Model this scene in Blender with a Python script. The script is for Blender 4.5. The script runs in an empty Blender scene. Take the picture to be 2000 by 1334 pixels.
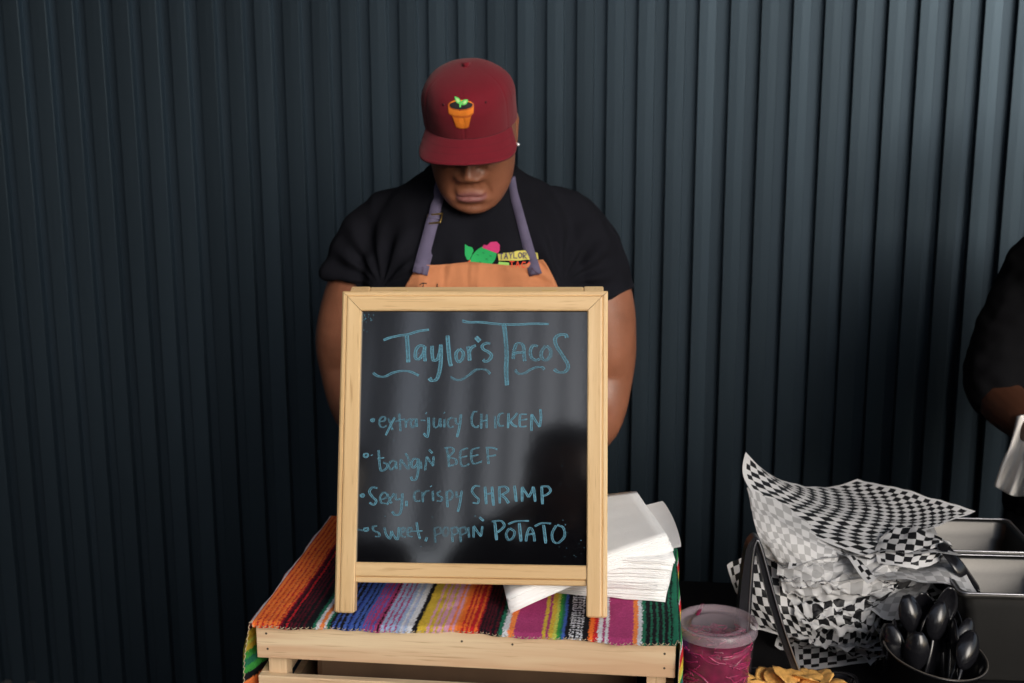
import bpy, bmesh, math, random
import numpy as np
from mathutils import Vector, Matrix, noise
from mathutils.bvhtree import BVHTree
R_ = math.radians
S = bpy.context.scene
C = S.collection
rnd = random.Random(7)

# ------------------------------------------------------------------ camera
FOC, PITCH, YAW, ROLL, HC = 2400.0, R_(11.9), R_(6.5), R_(-0.2), 1.62
cam_d = bpy.data.cameras.new('camera'); cam = bpy.data.objects.new('camera', cam_d); C.objects.link(cam)
CR = Matrix.Rotation(YAW, 3, 'Z') @ Matrix.Rotation(math.pi/2 - PITCH, 3, 'X') @ Matrix.Rotation(ROLL, 3, 'Z')
cam.matrix_world = Matrix.Translation((0, 0, HC)) @ CR.to_4x4()
cam_d.sensor_width = 36; cam_d.lens = FOC/2000*36; cam_d.clip_start = .02; cam_d.clip_end = 500
cam_d.dof.use_dof = True; cam_d.dof.focus_distance = 1.68; cam_d.dof.aperture_fstop = 6.3
S.camera = cam

# ------------------------------------------------------------------ light
SUN_EL, SUN_AZ = R_(21), R_(33)      # azimuth measured from straight behind the camera towards the right
w = bpy.data.worlds.new('World'); S.world = w; w.use_nodes = True
nt = w.node_tree; nt.nodes.clear()
sky = nt.nodes.new('ShaderNodeTexSky'); sky.sky_type = 'NISHITA'; sky.sun_disc = False
sky.sun_elevation = SUN_EL; sky.sun_rotation = math.pi - SUN_AZ
sky.air_density = 1.0; sky.dust_density = 2.6; sky.ozone_density = 1.6
hs = nt.nodes.new('ShaderNodeHueSaturation'); hs.inputs['Saturation'].default_value = .74
bg = nt.nodes.new('ShaderNodeBackground'); bg.inputs['Strength'].default_value = .15
wo = nt.nodes.new('ShaderNodeOutputWorld')
nt.links.new(sky.outputs[0], hs.inputs['Color']); nt.links.new(hs.outputs[0], bg.inputs[0]); nt.links.new(bg.outputs[0], wo.inputs[0])
sd = bpy.data.lights.new('sun', 'SUN'); sd.energy = 1.15; sd.angle = R_(30); sd.color = (1, .975, .94)
sun = bpy.data.objects.new('sun', sd); C.objects.link(sun)
sdir = Vector((math.sin(SUN_AZ)*math.cos(SUN_EL), -math.cos(SUN_AZ)*math.cos(SUN_EL), math.sin(SUN_EL)))
sun.rotation_euler = sdir.to_track_quat('Z', 'Y').to_euler(); sun.location = (3, -6, 6)
S.view_settings.view_transform = 'Standard'; S.view_settings.look = 'None'
S.view_settings.exposure = 0.28; S.view_settings.gamma = 1
S.render.engine = 'CYCLES'
S.cycles.max_bounces = 6

# ------------------------------------------------------------------ helpers
def ray(px, py): return CR @ Vector(((px-1000)/FOC, -(py-667)/FOC, -1))
def PZ(px, py, z):
    d = ray(px, py); return Vector((0, 0, HC)) + d*((z-HC)/d.z)
def PY(px, py, Y):
    d = ray(px, py); return Vector((0, 0, HC)) + d*(Y/d.y)
RY = Matrix.Rotation(YAW, 3, 'Z')
def HY(px, py, h):                       # a point h metres in front of the viewer, along the heading
    d = ray(px, py); k = (RY.transposed() @ d).y
    return Vector((0, 0, HC)) + d*(h/k)

def mat(name, col, rough=.6, metal=0, bump=0, bscale=200, var=0, vscale=8, spec=.5, stretch=None, **kw):
    m = bpy.data.materials.new(name); m.use_nodes = True; n = m.node_tree; b = n.nodes['Principled BSDF']
    b.inputs['Base Color'].default_value = (*col, 1); b.inputs['Roughness'].default_value = rough
    b.inputs['Metallic'].default_value = metal; b.inputs['Specular IOR Level'].default_value = spec
    for k, v in kw.items(): b.inputs[k.replace('_', ' ')].default_value = v
    tc = n.nodes.new('ShaderNodeTexCoord'); mp = n.nodes.new('ShaderNodeMapping')
    n.links.new(tc.outputs['Object'], mp.inputs[0])
    if stretch: mp.inputs['Scale'].default_value = stretch
    if var:
        t = n.nodes.new('ShaderNodeTexNoise'); t.inputs['Scale'].default_value = vscale; t.inputs['Detail'].default_value = 6
        n.links.new(mp.outputs[0], t.inputs[0])
        r = n.nodes.new('ShaderNodeValToRGB'); e = r.color_ramp.elements
        e[0].position = .3; e[1].position = .7
        e[0].color = (*[c*(1-var) for c in col], 1); e[1].color = (*[min(1, c*(1+var)) for c in col], 1)
        n.links.new(t.outputs['Fac'], r.inputs[0]); n.links.new(r.outputs[0], b.inputs['Base Color'])
        r2 = n.nodes.new('ShaderNodeMapRange'); r2.inputs[3].default_value = max(0, rough-.08); r2.inputs[4].default_value = min(1, rough+.08)
        n.links.new(t.outputs['Fac'], r2.inputs[0]); n.links.new(r2.outputs[0], b.inputs['Roughness'])
    if bump:
        t2 = n.nodes.new('ShaderNodeTexNoise'); t2.inputs['Scale'].default_value = bscale; t2.inputs['Detail'].default_value = 3
        n.links.new(mp.outputs[0], t2.inputs[0])
        bp = n.nodes.new('ShaderNodeBump'); bp.inputs['Strength'].default_value = bump; bp.inputs['Distance'].default_value = .001
        n.links.new(t2.outputs['Fac'], bp.inputs['Height']); n.links.new(bp.outputs[0], b.inputs['Normal'])
    return m

def wood(name, light, dark, axis, rough=.5, fine=1.0, lo=.35, hi=.7):
    """pine: long streaks along one object axis, pores and faint growth bands"""
    m = bpy.data.materials.new(name); m.use_nodes = True; n = m.node_tree; L = n.links; b = n.nodes['Principled BSDF']
    tc = n.nodes.new('ShaderNodeTexCoord'); oi = n.nodes.new('ShaderNodeObjectInfo')
    ad = n.nodes.new('ShaderNodeVectorMath'); ad.operation = 'ADD'
    sc = n.nodes.new('ShaderNodeVectorMath'); sc.operation = 'SCALE'; sc.inputs[3].default_value = 3.7
    cb = n.nodes.new('ShaderNodeCombineXYZ')
    for i in range(3): L.new(oi.outputs['Random'], cb.inputs[i])
    L.new(cb.outputs[0], sc.inputs[0]); L.new(tc.outputs['Object'], ad.inputs[0]); L.new(sc.outputs[0], ad.inputs[1])
    def tex(s, along, det, dist=0):
        mp = n.nodes.new('ShaderNodeMapping'); v = [1, 1, 1]; v[axis] = along; mp.inputs['Scale'].default_value = v
        L.new(ad.outputs[0], mp.inputs[0]); t = n.nodes.new('ShaderNodeTexNoise'); t.inputs['Scale'].default_value = s
        t.inputs['Detail'].default_value = det; t.inputs['Distortion'].default_value = dist; L.new(mp.outputs[0], t.inputs[0]); return t
    g1 = tex(55*fine, .05, 3, .6); g2 = tex(420*fine, .04, 2); g3 = tex(5, .3, 2)
    r = n.nodes.new('ShaderNodeValToRGB'); e = r.color_ramp.elements
    e[0].position = lo; e[0].color = (*dark, 1); e[1].position = hi; e[1].color = (*light, 1)
    L.new(g1.outputs['Fac'], r.inputs[0])
    mx = n.nodes.new('ShaderNodeMix'); mx.data_type = 'RGBA'; mx.blend_type = 'MULTIPLY'
    r2 = n.nodes.new('ShaderNodeValToRGB'); e = r2.color_ramp.elements
    e[0].position = .24; e[0].color = (.5, .38, .26, 1); e[1].position = .40; e[1].color = (1, 1, 1, 1)
    L.new(g2.outputs['Fac'], r2.inputs[0]); mx.inputs[0].default_value = .6
    L.new(r.outputs[0], mx.inputs[6]); L.new(r2.outputs[0], mx.inputs[7])
    m2 = n.nodes.new('ShaderNodeMix'); m2.data_type = 'RGBA'; m2.blend_type = 'MULTIPLY'; m2.inputs[0].default_value = .35
    r3 = n.nodes.new('ShaderNodeValToRGB'); e = r3.color_ramp.elements
    e[0].position = .35; e[0].color = (.72, .56, .45, 1); e[1].position = .65; e[1].color = (1, 1, 1, 1)
    L.new(g3.outputs['Fac'], r3.inputs[0]); L.new(mx.outputs[2], m2.inputs[6]); L.new(r3.outputs[0], m2.inputs[7])
    L.new(m2.outputs[2], b.inputs['Base Color']); b.inputs['Roughness'].default_value = rough
    bp = n.nodes.new('ShaderNodeBump'); bp.inputs['Strength'].default_value = .35; bp.inputs['Distance'].default_value = .0006
    L.new(g2.outputs['Fac'], bp.inputs['Height']); L.new(bp.outputs[0], b.inputs['Normal'])
    return m

def link(name, me, m=None, parent=None, smooth=False):
    o = bpy.data.objects.new(name, me); C.objects.link(o)
    if m is not None and not me.materials: me.materials.append(m)
    if smooth: me.shade_smooth()
    if parent: o.parent = parent
    return o
def meshvf(v, f): 
    me = bpy.data.meshes.new('m'); me.from_pydata([tuple(p) for p in v], [], f); me.update(); return me
def tag(o, label, cat, group=None, kind=None):
    if label: o['label'] = label
    if cat: o['category'] = cat
    if group: o['group'] = group
    if kind: o['kind'] = kind
    return o
def thing(name, label, cat, loc=(0, 0, 0), rot=(0, 0, 0), group=None, kind=None):
    o = bpy.data.objects.new(name, None); C.objects.link(o); o.location = loc; o.rotation_euler = rot
    o.empty_display_size = .05
    return tag(o, label, cat, group, kind)
def boxme(x0, y0, z0, x1, y1, z1, bev=0, seg=2):
    bm = bmesh.new(); bmesh.ops.create_cube(bm, size=1)
    for v in bm.verts: v.co = Vector(((x0+x1)/2+v.co.x*(x1-x0), (y0+y1)/2+v.co.y*(y1-y0), (z0+z1)/2+v.co.z*(z1-z0)))
    if bev: bmesh.ops.bevel(bm, geom=bm.edges[:], offset=bev, segments=seg, profile=.5, affect='EDGES')
    me = bpy.data.meshes.new('b'); bm.to_mesh(me); bm.free()
    return me
def box(name, dims, m, parent=None, bev=0):
    return link(name, boxme(*dims, bev=bev), m, parent, smooth=False)
def grid_faces(nu, nv, closed_u=False, off=0):
    f = []
    for j in range(nv-1):
        for i in range(nu if closed_u else nu-1):
            a = off+j*nu+i; b_ = off+j*nu+(i+1) % nu
            f.append((a, b_, b_+nu, a+nu))
    return f
def rings(rs, cap=True):
    """closed surface from a list of equal-length rings"""
    n = len(rs[0]); v = [p for r in rs for p in r]; f = grid_faces(n, len(rs), True)
    if cap:
        for k, r in ((0, rs[0]), (len(rs)-1, rs[-1])):
            c = sum((Vector(p) for p in r), Vector())/n; v.append(c); ci = len(v)-1
            for i in range(n):
                a, b_ = k*n+i, k*n+(i+1) % n
                f.append((b_, a, ci) if k == 0 else (a, b_, ci))
    return v, f
def tube(pts, rad, n=12, flat=1.0, roundends=True, up=Vector((0, 0, 1))):
    pts = [Vector(p) for p in pts]
    if isinstance(rad, (int, float)): rad = [rad]*len(pts)
    P, Rr = list(pts), list(rad)
    if roundends:
        d0 = (pts[0]-pts[1]).normalized(); d1 = (pts[-1]-pts[-2]).normalized()
        for k in (.5, .85): P.insert(0, pts[0]+d0*rad[0]*k); Rr.insert(0, rad[0]*math.sqrt(1-k*k)); P.append(pts[-1]+d1*rad[-1]*k); Rr.append(rad[-1]*math.sqrt(1-k*k))
    rs = []; pu = None
    for i, p in enumerate(P):
        t = (P[min(i+1, len(P)-1)]-P[max(i-1, 0)]).normalized()
        u = (pu - t*pu.dot(t)) if pu is not None else up.cross(t)
        if u.length < 1e-4: u = Vector((1, 0, 0)).cross(t)
        u.normalize(); pu = u; w_ = t.cross(u)
        rs.append([p+u*math.cos(a)*Rr[i]+w_*math.sin(a)*Rr[i]*flat for a in [2*math.pi*k/n for k in range(n)]])
    return rings(rs)
def cr(pts, k=8, closed=False):
    """Catmull-Rom through points"""
    pts = [Vector(p) for p in pts]
    if len(pts) == 2: return [pts[0].lerp(pts[1], i/k) for i in range(k+1)]
    out = []; n = len(pts)
    for i in range(n-1):
        p0 = pts[max(i-1, 0)]; p1 = pts[i]; p2 = pts[i+1]; p3 = pts[min(i+2, n-1)]
        for j in range(k):
            t = j/k; out.append(.5*((2*p1)+(p2-p0)*t+(2*p0-5*p1+4*p2-p3)*t*t+(3*p1-p0-3*p2+p3)*t**3))
    out.append(pts[-1]); return out
def join(vfs):
    V, F = [], []
    for v, f in vfs:
        o = len(V); V += [tuple(p) for p in v]; F += [tuple(i+o for i in q) for q in f]
    return V, F
def ell(z, cx, hw, yf, yb, n=40, e=2.3, ef=None):
    r = []; cy = (yf+yb)/2; hd = (yb-yf)/2
    for k in range(n):
        a = 2*math.pi*k/n; c_, s_ = math.cos(a), math.sin(a)
        r.append(Vector((cx+hw*math.copysign(abs(c_)**(2/e), c_), cy+hd*math.copysign(abs(s_)**(2/e), s_), z)))
    return r
def interp_rows(rows, n):
    rows = np.array(rows, float); t = np.linspace(0, len(rows)-1, n); out = []
    pts = rows
    for x in t:
        i = min(int(x), len(rows)-2); u = x-i
        p0 = pts[max(i-1, 0)]; p1 = pts[i]; p2 = pts[i+1]; p3 = pts[min(i+2, len(rows)-1)]
        out.append(.5*((2*p1)+(p2-p0)*u+(2*p0-5*p1+4*p2-p3)*u*u+(3*p1-p0-3*p2+p3)*u**3))
    return out
def remesh(v, f, vox, smooth_it=2):
    me = meshvf(v, f); o = bpy.data.objects.new('tmp', me); C.objects.link(o)
    md = o.modifiers.new('r', 'REMESH'); md.mode = 'VOXEL'; md.voxel_size = vox
    if smooth_it:
        s2 = o.modifiers.new('s', 'SMOOTH'); s2.factor = .5; s2.iterations = smooth_it
    dg = bpy.context.evaluated_depsgraph_get(); dg.update()
    out = bpy.data.meshes.new_from_object(o.evaluated_get(dg)); bpy.data.objects.remove(o)
    out.shade_smooth(); return out
def bvh(me, M=None):
    vs = [(M @ v.co if M else v.co) for v in me.vertices]
    return BVHTree.FromPolygons(vs, [tuple(p.vertices) for p in me.polygons])
def disp(me, fn):
    """move vertices along their normals"""
    n = len(me.vertices); co = np.empty(n*3); me.vertices.foreach_get('co', co); co = co.reshape(-1, 3)
    no = np.array([v.normal[:] for v in me.vertices]); co += no*fn(co)[:, None]
    me.vertices.foreach_set('co', co.ravel()); me.update()

# ------------------------------------------------------------------ materials
M_wall = mat('wall_paint', (.056, .082, .108), .37, metal=.88, bump=.12, bscale=90, var=.14, vscale=5, stretch=(1, 1, .12), spec=.55)
M_wallb = mat('wall_recess_shade', (.048, .070, .093), .41, metal=.88, bump=.12, bscale=90, var=.14, vscale=5, stretch=(1, 1, .12), spec=.45)  # same wall paint, with the shade of the recesses put into the colour
M_ground = mat('asphalt', (.045, .045, .047), .9, bump=.6, bscale=60, var=.25, vscale=4)
M_conc = mat('concrete', (.16, .155, .15), .85, bump=.4, bscale=30, var=.2, vscale=3)
M_dark = mat('dark_soffit', (.05, .05, .052), .8, var=.2)
M_skin = mat('skin', (.25, .097, .053), .37, bump=.6, bscale=450, var=.16, vscale=24, spec=.45, Subsurface_Weight=.06, Subsurface_Scale=.01)
M_shirt = mat('black_cotton', (.0085, .0088, .0125), .95, bump=.6, bscale=900, var=.15, vscale=20, spec=.08)
M_cap = mat('maroon_wool', (.155, .007, .017), .85, bump=.7, bscale=1100, var=.07, vscale=30, spec=.2, Sheen_Weight=.1)
M_capseam = mat('maroon_seam', (.07, .004, .010), .9)
M_apron = mat('rust_apron_canvas', (.52, .205, .095), .9, bump=.7, bscale=900, var=.10, vscale=12, spec=.2)
M_strap = mat('slate_webbing', (.115, .10, .165), .85, bump=.8, bscale=900, var=.12, vscale=40, spec=.2)
M_brass = mat('brass', (.72, .48, .16), .3, metal=1)
M_trouser = mat('black_trousers', (.012, .012, .014), .9)
M_shoe = mat('black_shoe', (.015, .015, .015), .5)
M_frame = wood('oiled_pine_frame', (.80, .59, .33), (.66, .45, .22), 2, .42, lo=.3, hi=.7)
M_frameh = wood('oiled_pine_rail', (.80, .59, .33), (.66, .45, .22), 0, .42, lo=.3, hi=.7)
M_crate = wood('raw_pine_board', (.84, .66, .43), (.70, .46, .28), 0, .6, fine=.8, lo=.38, hi=.62)
M_crate2 = wood('raw_pine_post', (.76, .58, .37), (.66, .46, .28), 2, .6)
M_board = mat('gloss_blackboard', (.003, .003, .004), .07, bump=.010, bscale=160, spec=1.0)
M_board.node_tree.nodes['Principled BSDF'].inputs['IOR'].default_value = 1.62
M_napkin = mat('napkin_paper', (.88, .88, .88), .9, bump=.4, bscale=500, var=.02, vscale=30, spec=.15)
M_black = mat('black_tablecloth', (.006, .006, .007), .8, bump=.3, bscale=300, spec=.2)
M_steel2 = mat('steel_side', (.10, .098, .096), .4, metal=.75, bump=.08, bscale=300, var=.1)
M_steel = mat('stainless_steel', (.085, .082, .078), .42, metal=1, bump=.08, bscale=300, var=.08, vscale=20)
M_blackpl = mat('black_plastic', (.008, .008, .010), .2, spec=.5)
M_tongs = mat('tongs_black', (.014, .014, .017), .28, spec=.5)
M_bowl = mat('dark_smoked_plastic', (.010, .010, .011), .12, spec=.5)
M_onion = mat('pickled_onion', (.19, .004, .045), .3, var=.4, vscale=60, bump=.5, bscale=120, Subsurface_Weight=.1, Subsurface_Scale=.01)
M_towel = mat('white_towel', (.76, .73, .69), .95, bump=1, bscale=500, var=.08, vscale=20)
M_glove = mat('black_nitrile', (.012, .013, .017), .35)
M_chip = mat('fried_chip', (.78, .42, .11), .6, bump=1, bscale=200, var=.28, vscale=130)
M_thread = mat('tan_thread', (.50, .40, .27), .9)
M_kraft = mat('kraft_paper', (.16, .095, .055), .8, var=.2, vscale=10)
M_nail = mat('nail', (.12, .09, .07), .5, metal=.6)
M_earring = mat('clear_stud', (.9, .9, .92), .1, metal=.7)

def mix_transparent(name, col, fac, rough=.15, white=None):
    m = mat(name, col, rough); n = m.node_tree; b = n.nodes['Principled BSDF']; out = n.nodes['Material Output']
    tr = n.nodes.new('ShaderNodeBsdfTransparent'); mx = n.nodes.new('ShaderNodeMixShader'); mx.inputs[0].default_value = fac
    if white: tr.inputs[0].default_value = (*white, 1)
    n.links.new(tr.outputs[0], mx.inputs[1]); n.links.new(b.outputs[0], mx.inputs[2]); n.links.new(mx.outputs[0], out.inputs[0])
    return m
M_clear = mix_transparent('cloudy_clear_plastic', (.40, .34, .38), .06, .2)
M_lid = mix_transparent('frosted_lid_plastic', (.42, .34, .39), .42, .25)
M_cup = mix_transparent('clear_plastic_cup', (.6, .62, .62), .10, .08)

for m_ in (M_wall,):          # each rib its own slight tone, as painted lengths have
    n_ = m_.node_tree; b_ = n_.nodes['Principled BSDF']; src_ = b_.inputs['Base Color'].links[0].from_socket
    oi = n_.nodes.new('ShaderNodeObjectInfo'); r_ = n_.nodes.new('ShaderNodeMapRange'); r_.inputs[3].default_value = .82; r_.inputs[4].default_value = 1.15
    vm = n_.nodes.new('ShaderNodeVectorMath'); vm.operation = 'SCALE'; n_.links.new(oi.outputs['Random'], r_.inputs[0]); n_.links.new(src_, vm.inputs[0]); n_.links.new(r_.outputs[0], vm.inputs[3]); n_.links.new(vm.outputs[0], b_.inputs['Base Color'])
# ------------------------------------------------------------------ setting
o = box('ground', (-60, -60, -.1, 60, 60, 0), M_ground); tag(o, None, None, kind='structure')
WY = 2.95; PITCHW = .0704
wall = thing('wall', 'dark slate blue wall of vertical ribbed cladding behind the stall', 'wall', (0, WY, 0))
RD = .020; X0 = -1.5496-PITCHW*24; NR = 74
box('backing_panel', (X0-.1, RD, 0, X0+NR*PITCHW+.1, RD+.06, 3.2), M_wallb, wall)
def rib_mesh():
    wd = PITCHW-.032; prof = [(-wd/2-.002, RD+.004), (-wd/2-.0003, .0006), (-wd/2+.0003, 0), (0, -.0003), (wd/2-.0003, 0), (wd/2+.0003, .0006), (wd/2+.002, RD+.004)]
    v = [(x, y, z) for z in (.0, 3.2) for x, y in prof]; n = len(prof)
    f = [(i, i+1, n+i+1, n+i) for i in range(n-1)]+[tuple(range(n))[::-1], tuple(range(n, 2*n))]
    me = meshvf(v, f); return me
rib0 = None
for k in range(NR):
    if rib0 is None: rib0 = link('rib', rib_mesh(), M_wall, wall); r = rib0
    else: r = rib0.copy(); C.objects.link(r); r.parent = wall
    r.location = (X0+k*PITCHW+.032+(PITCHW-.032)/2 + rnd.uniform(-.0008, .0008), rnd.uniform(-.0006, .0006), 0); r.rotation_euler = (0, 0, rnd.uniform(-.012, .012))
roof = thing('roof', 'dark flat roof overhanging the ribbed wall and stall', 'roof', (0, 0, 0))
box('soffit', (-4.6, .35, 3.2, 4.0, 3.6, 3.4), M_dark, roof)
for yy in (1.0, 2.1): box('beam', (-4.5, yy, 3.08, 3.9, yy+.12, 3.197), M_dark, roof)
sw = box('left_light_blocker', (-3.0, -.3, 0, -2.8, 2.94, 3.197), mat('light_blocker_paint', (.03, .036, .042), .7, var=.15)); tag(sw, 'plain dark wall added out of view to block light from the left', 'wall')  # unseen wall, added to hold back light from the left

# building across the way, seen only in the gloss of the board and the wall
fac = thing('building', 'low grey building with dark windows across the way', 'building', (0, -16, 0))
M_fac = mat('facade_render', (.20, .19, .18), .85, var=.15, vscale=1.5); M_glassb = mat('facade_glass', (.05, .06, .08), .12, spec=.8)
box('wall_base', (-9, 0, 0, 14, 4, .9), M_fac, fac); box('parapet', (-9, -.1, 2.4, 14, 4, 3.0), M_fac, fac)
x = -9
i = 0
while x < 13.6:
    wp = [.9, .55, 1.2, .7][i % 4]; box('pier', (x, 0, .9, x+wp, 4, 2.4), M_fac, fac)
    box('window', (x+wp, .35, .9, x+wp+.75, .42, 2.4), M_glassb, fac); x += wp+.75; i += 1
tow = thing('building', 'tall dark brick block added out of view to block sky light on the left', 'building', (-13.5, -10, 0))  # unseen block, added to cut off bright sky on the left
M_brk = mat('brick_dark', (.10, .065, .05), .9, var=.2, vscale=3)
box('wall', (-8, -3, 0, 9.3, 3, 9), M_brk, tow)
for q in range(6): box('window', (-7+q*2.7, 3, 2, -5.6+q*2.7, 3.03, 4), M_glassb, tow)
cur = thing('reflection_strips', 'grey fabric strips added behind the photographer for streaks mirrored in the board', 'curtain', (0, -5, 0))  # added strips, spaced so sky gaps mirror as streaks in the board
M_cur = mat('strip_fabric', (.27, .30, .36), .9, bump=.2, bscale=50, var=.08, vscale=2); n_ = M_cur.node_tree
tl = n_.nodes.new('ShaderNodeBsdfTranslucent'); tl.inputs[0].default_value = (.27, .30, .36, 1); ms = n_.nodes.new('ShaderNodeMixShader'); ms.inputs[0].default_value = .6
n_.links.new(n_.nodes['Principled BSDF'].outputs[0], ms.inputs[1]); n_.links.new(tl.outputs[0], ms.inputs[2]); n_.links.new(ms.outputs[0], n_.nodes['Material Output'].inputs[0])
for cx_, cw_ in ((-3.0, .56), (-2.42, .56), (-1.84, .56), (-1.42, .24), (-1.03, .18), (-.74, .14), (-.52, .07), (-.325, .07), (-.13, .06), (.16, .26), (.52, .34), (.9, .3)):
    V = []
    for j in range(12):
        for i in range(9): V.append((cx_+cw_*(i/8-.5)*(1+.05*math.sin(j)), .05*math.sin(i*1.7+cx_*9)+.02*math.sin(j), 2.65+j*.26))
    link('fabric_strip', meshvf(V, grid_faces(9, 12)), M_cur, cur, True)
for q in (-3.3, 1.1): link('strip_post', meshvf(*tube([(q, .1, 0), (q, .1, 5.6)], .05, 10)), M_dark, cur, True)
link('strip_beam', meshvf(*tube([(-3.4, .1, 5.55), (1.2, .1, 5.55)], .05, 10)), M_dark, cur, True)
# ------------------------------------------------------------------ table
TZ = .715
tb = thing('table', 'long table draped in plain black cloth under the serving ware', 'table', (0, 0, 0))
link('tablecloth_top', boxme(-.47, 1.30, TZ-.02, 1.7, 2.165, TZ, bev=.006), M_black, tb)
n = 160; v = []
for zz in (0, 1, 2):
    for k in range(n):
        t = k/(n-1)*(2*2.17+2*.865); per = [(1.7-2.17*0, 1.30)]
        if t < 2.17: x, y, nx, ny = -.47+t, 1.30, 0, -1
        elif t < 3.035: x, y, nx, ny = 1.70, 1.30+t-2.17, 1, 0
        elif t < 5.205: x, y, nx, ny = 1.70-(t-3.035), 2.165, 0, 1
        else: x, y, nx, ny = -.47, 2.165-(t-5.205), -1, 0
        a = [0.001, .006, .012][zz]+[0, .008, .018][zz]*math.sin(t*38+math.sin(t*9))
        v.append((x+nx*a, y+ny*a, [TZ-.008, .4, .03][zz]))
link('tablecloth_skirt', meshvf(v, [tuple(reversed(q)) for q in grid_faces(n, 3, True)]), M_black, tb, True)

# ------------------------------------------------------------------ crate
CZ = .917; CX0, CX1, CY0, CY1 = -.513, .042, 1.475, 1.875
crt = thing('wooden_crate', 'pale pine slatted crate turned over as a riser under the striped cloth', 'crate', (CX0, CY0, TZ))
W_, D_, H_ = CX1-CX0, CY1-CY0, CZ-TZ
bh = .0495; gp = (H_-3*bh-.002)/2
for k in range(3):
    z1 = H_-k*(bh+gp); z0 = z1-bh
    box('board', (0, 0, z0, W_, .011, z1), M_crate, crt, .0012); box('board', (0, D_-.011, z0, W_, D_, z1), M_crate, crt, .0012)
    for xx in (0, W_-.011):
        b_ = box('side_board', (xx, .0115, z0, xx+.011, D_-.0115, z1), M_crate, crt, .0012)
for xx in (.0115, W_-.0365):
    for yy in (.0115, D_-.0365): box('corner_post', (xx, yy, .001, xx+.025, yy+.025, H_-.0125), M_crate2, crt, .001)
for k in range(4): box('top_board', (.012, .012+k*.095, H_-.012, W_-.012, .012+k*.095+.088, H_-.001), M_crate, crt, .0012)
for xx in (.014, .017, W_-.016, W_-.013):
    pass
for xx, zz in ((.014, H_-.014), (.015, H_-.036), (W_-.014, H_-.016), (W_-.014, H_-.036), (W_*.5, H_-.012), (W_*.62, H_-.013)):
    nv, nf = tube([(xx, -.0004, zz), (xx, .001, zz)], .0016, 8, roundends=False); link('nail', meshvf(nv, nf), M_nail, crt)
kb = boxme(.05, .10, .004, W_-.05, .34, .13, bev=.01); tag(link('paper_bag', kb, M_kraft), 'folded brown kraft paper bag lying inside the wooden crate', 'bag').location = (CX0, CY0, TZ)

# ------------------------------------------------------------------ serape cloth
def srgb(r, g, b): return tuple(((c/255)/12.92 if c/255 <= .04045 else ((c/255+.055)/1.055)**2.4) for c in (r, g, b))
COL = dict(R=(.60, .02, .03), O=(1, .20, .035), o=(1, .27, .07), m=(.10, .008, .02), k=(.010, .010, .014), g=(.02, .17, .10), w=(.72, .74, .80),
           b=(.03, .07, .36), B=(.06, .13, .48), l=(.38, .50, .75), p=(.44, .055, .19), P=(.78, .38, .55), y=(.72, .50, .06), Y=(.60, .66, .12), v=(.52, .54, .72), n=(.05, .33, .06))
STR = [(70, 'R')]
def alt(x0, x1, pat):
    n = len(pat); return [(x0+(x1-x0)*i/n, c) for i, c in enumerate(pat)]
S_ = []
S_ += alt(70, 86, 'RR'); S_ += alt(86, 215, 'OoOROoOROOoROoOROOoRORm')
S_ += alt(215, 332, 'mkRkmkmkmkkmkk'); S_ += [(332, 'k'), (348, 'g'), (362, 'w'), (376, 'o'), (394, 'w'), (405, 'g'), (416, 'k')]
S_ += alt(424, 505, 'kBkkBkkBBkb'); S_ += alt(505, 572, 'BBkBBkBBpB'); S_ += alt(572, 645, 'pBppBppkpl'); S_ += alt(645, 705, 'lpllpllp')
S_ += alt(705, 772, 'llwvlwww'); S_ += [(772, 'k'), (792, 'y')]; S_ += alt(796, 905, 'yyyyPyyPyPPy'); S_ += alt(905, 960, 'PPoPo'); S_ += alt(960, 1045, 'OORORORRO')
S_ += alt(1045, 1140, 'RmkmkmkmkkmK'.replace('K', 'k')); S_ += [(1140, 'g'), (1157, 'w'), (1180, 'o'), (1204, 'p'), (1326, 'y'), (1341, 'p'), (1354, 'y'), (1375, 'Y'), (1388, 'n'), (1402, 'g'), (1412, 'B'), (1424, 'k')]
S_ += [(1446, 'w'), (1450, 'D'), (1494, 'w'), (1499, 'k'), (1530, 'O'), (1550, 'R'), (1568, 'w'), (1588, 'p'), (1600, 'w'), (1614, 'p'), (1725, 'o'), (1745, 'w'), (1763, 'g'), (1780, 'k')]
S_ += alt(1800, 1900, 'gkkgkkgkkgk'); S_ += [(1900, 'g'), (1918, 'g')]
def hemX(cx):
    px = 460+cx/2.2222; py = 1211+(px-490)*.05
    return PZ(px, py, .92).x
SX = [(hemX(a), c) for a, c in S_]
left_s = [(-.0, 'w'), (-.006, 'R'), (-.011, 'w'), (-.016, 'R'), (-.020, 'k'), (-.027, 'y'), (-.045, 'Y'), (-.052, 'y'), (-.060, 'n'), (-.07, 'g'), (-.08, 'n'), (-.09, 'k'), (-.10, 'o')]
right_s = [(0, 'g'), (.004, 'k'), (.008, 'g'), (.013, 'k'), (.018, 'g'), (.024, 'n'), (.030, 'g'), (.034, 'w'), (.038, 'R'), (.052, 'y'), (.065, 'Y'), (.072, 'g'), (.085, 'B'), (.10, 'k')]
xs_ = np.array([a for a, c in SX])
CW0, CW1 = CX0-.002, CX1+.002; DL, DR = .15, .15
nx = int((CW1-CW0+DL+DR)/.0013); ny = int(.415/.0015)
yb0 = 1.468
bco, bcl = [], []
rg = np.random.RandomState(3)
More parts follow.
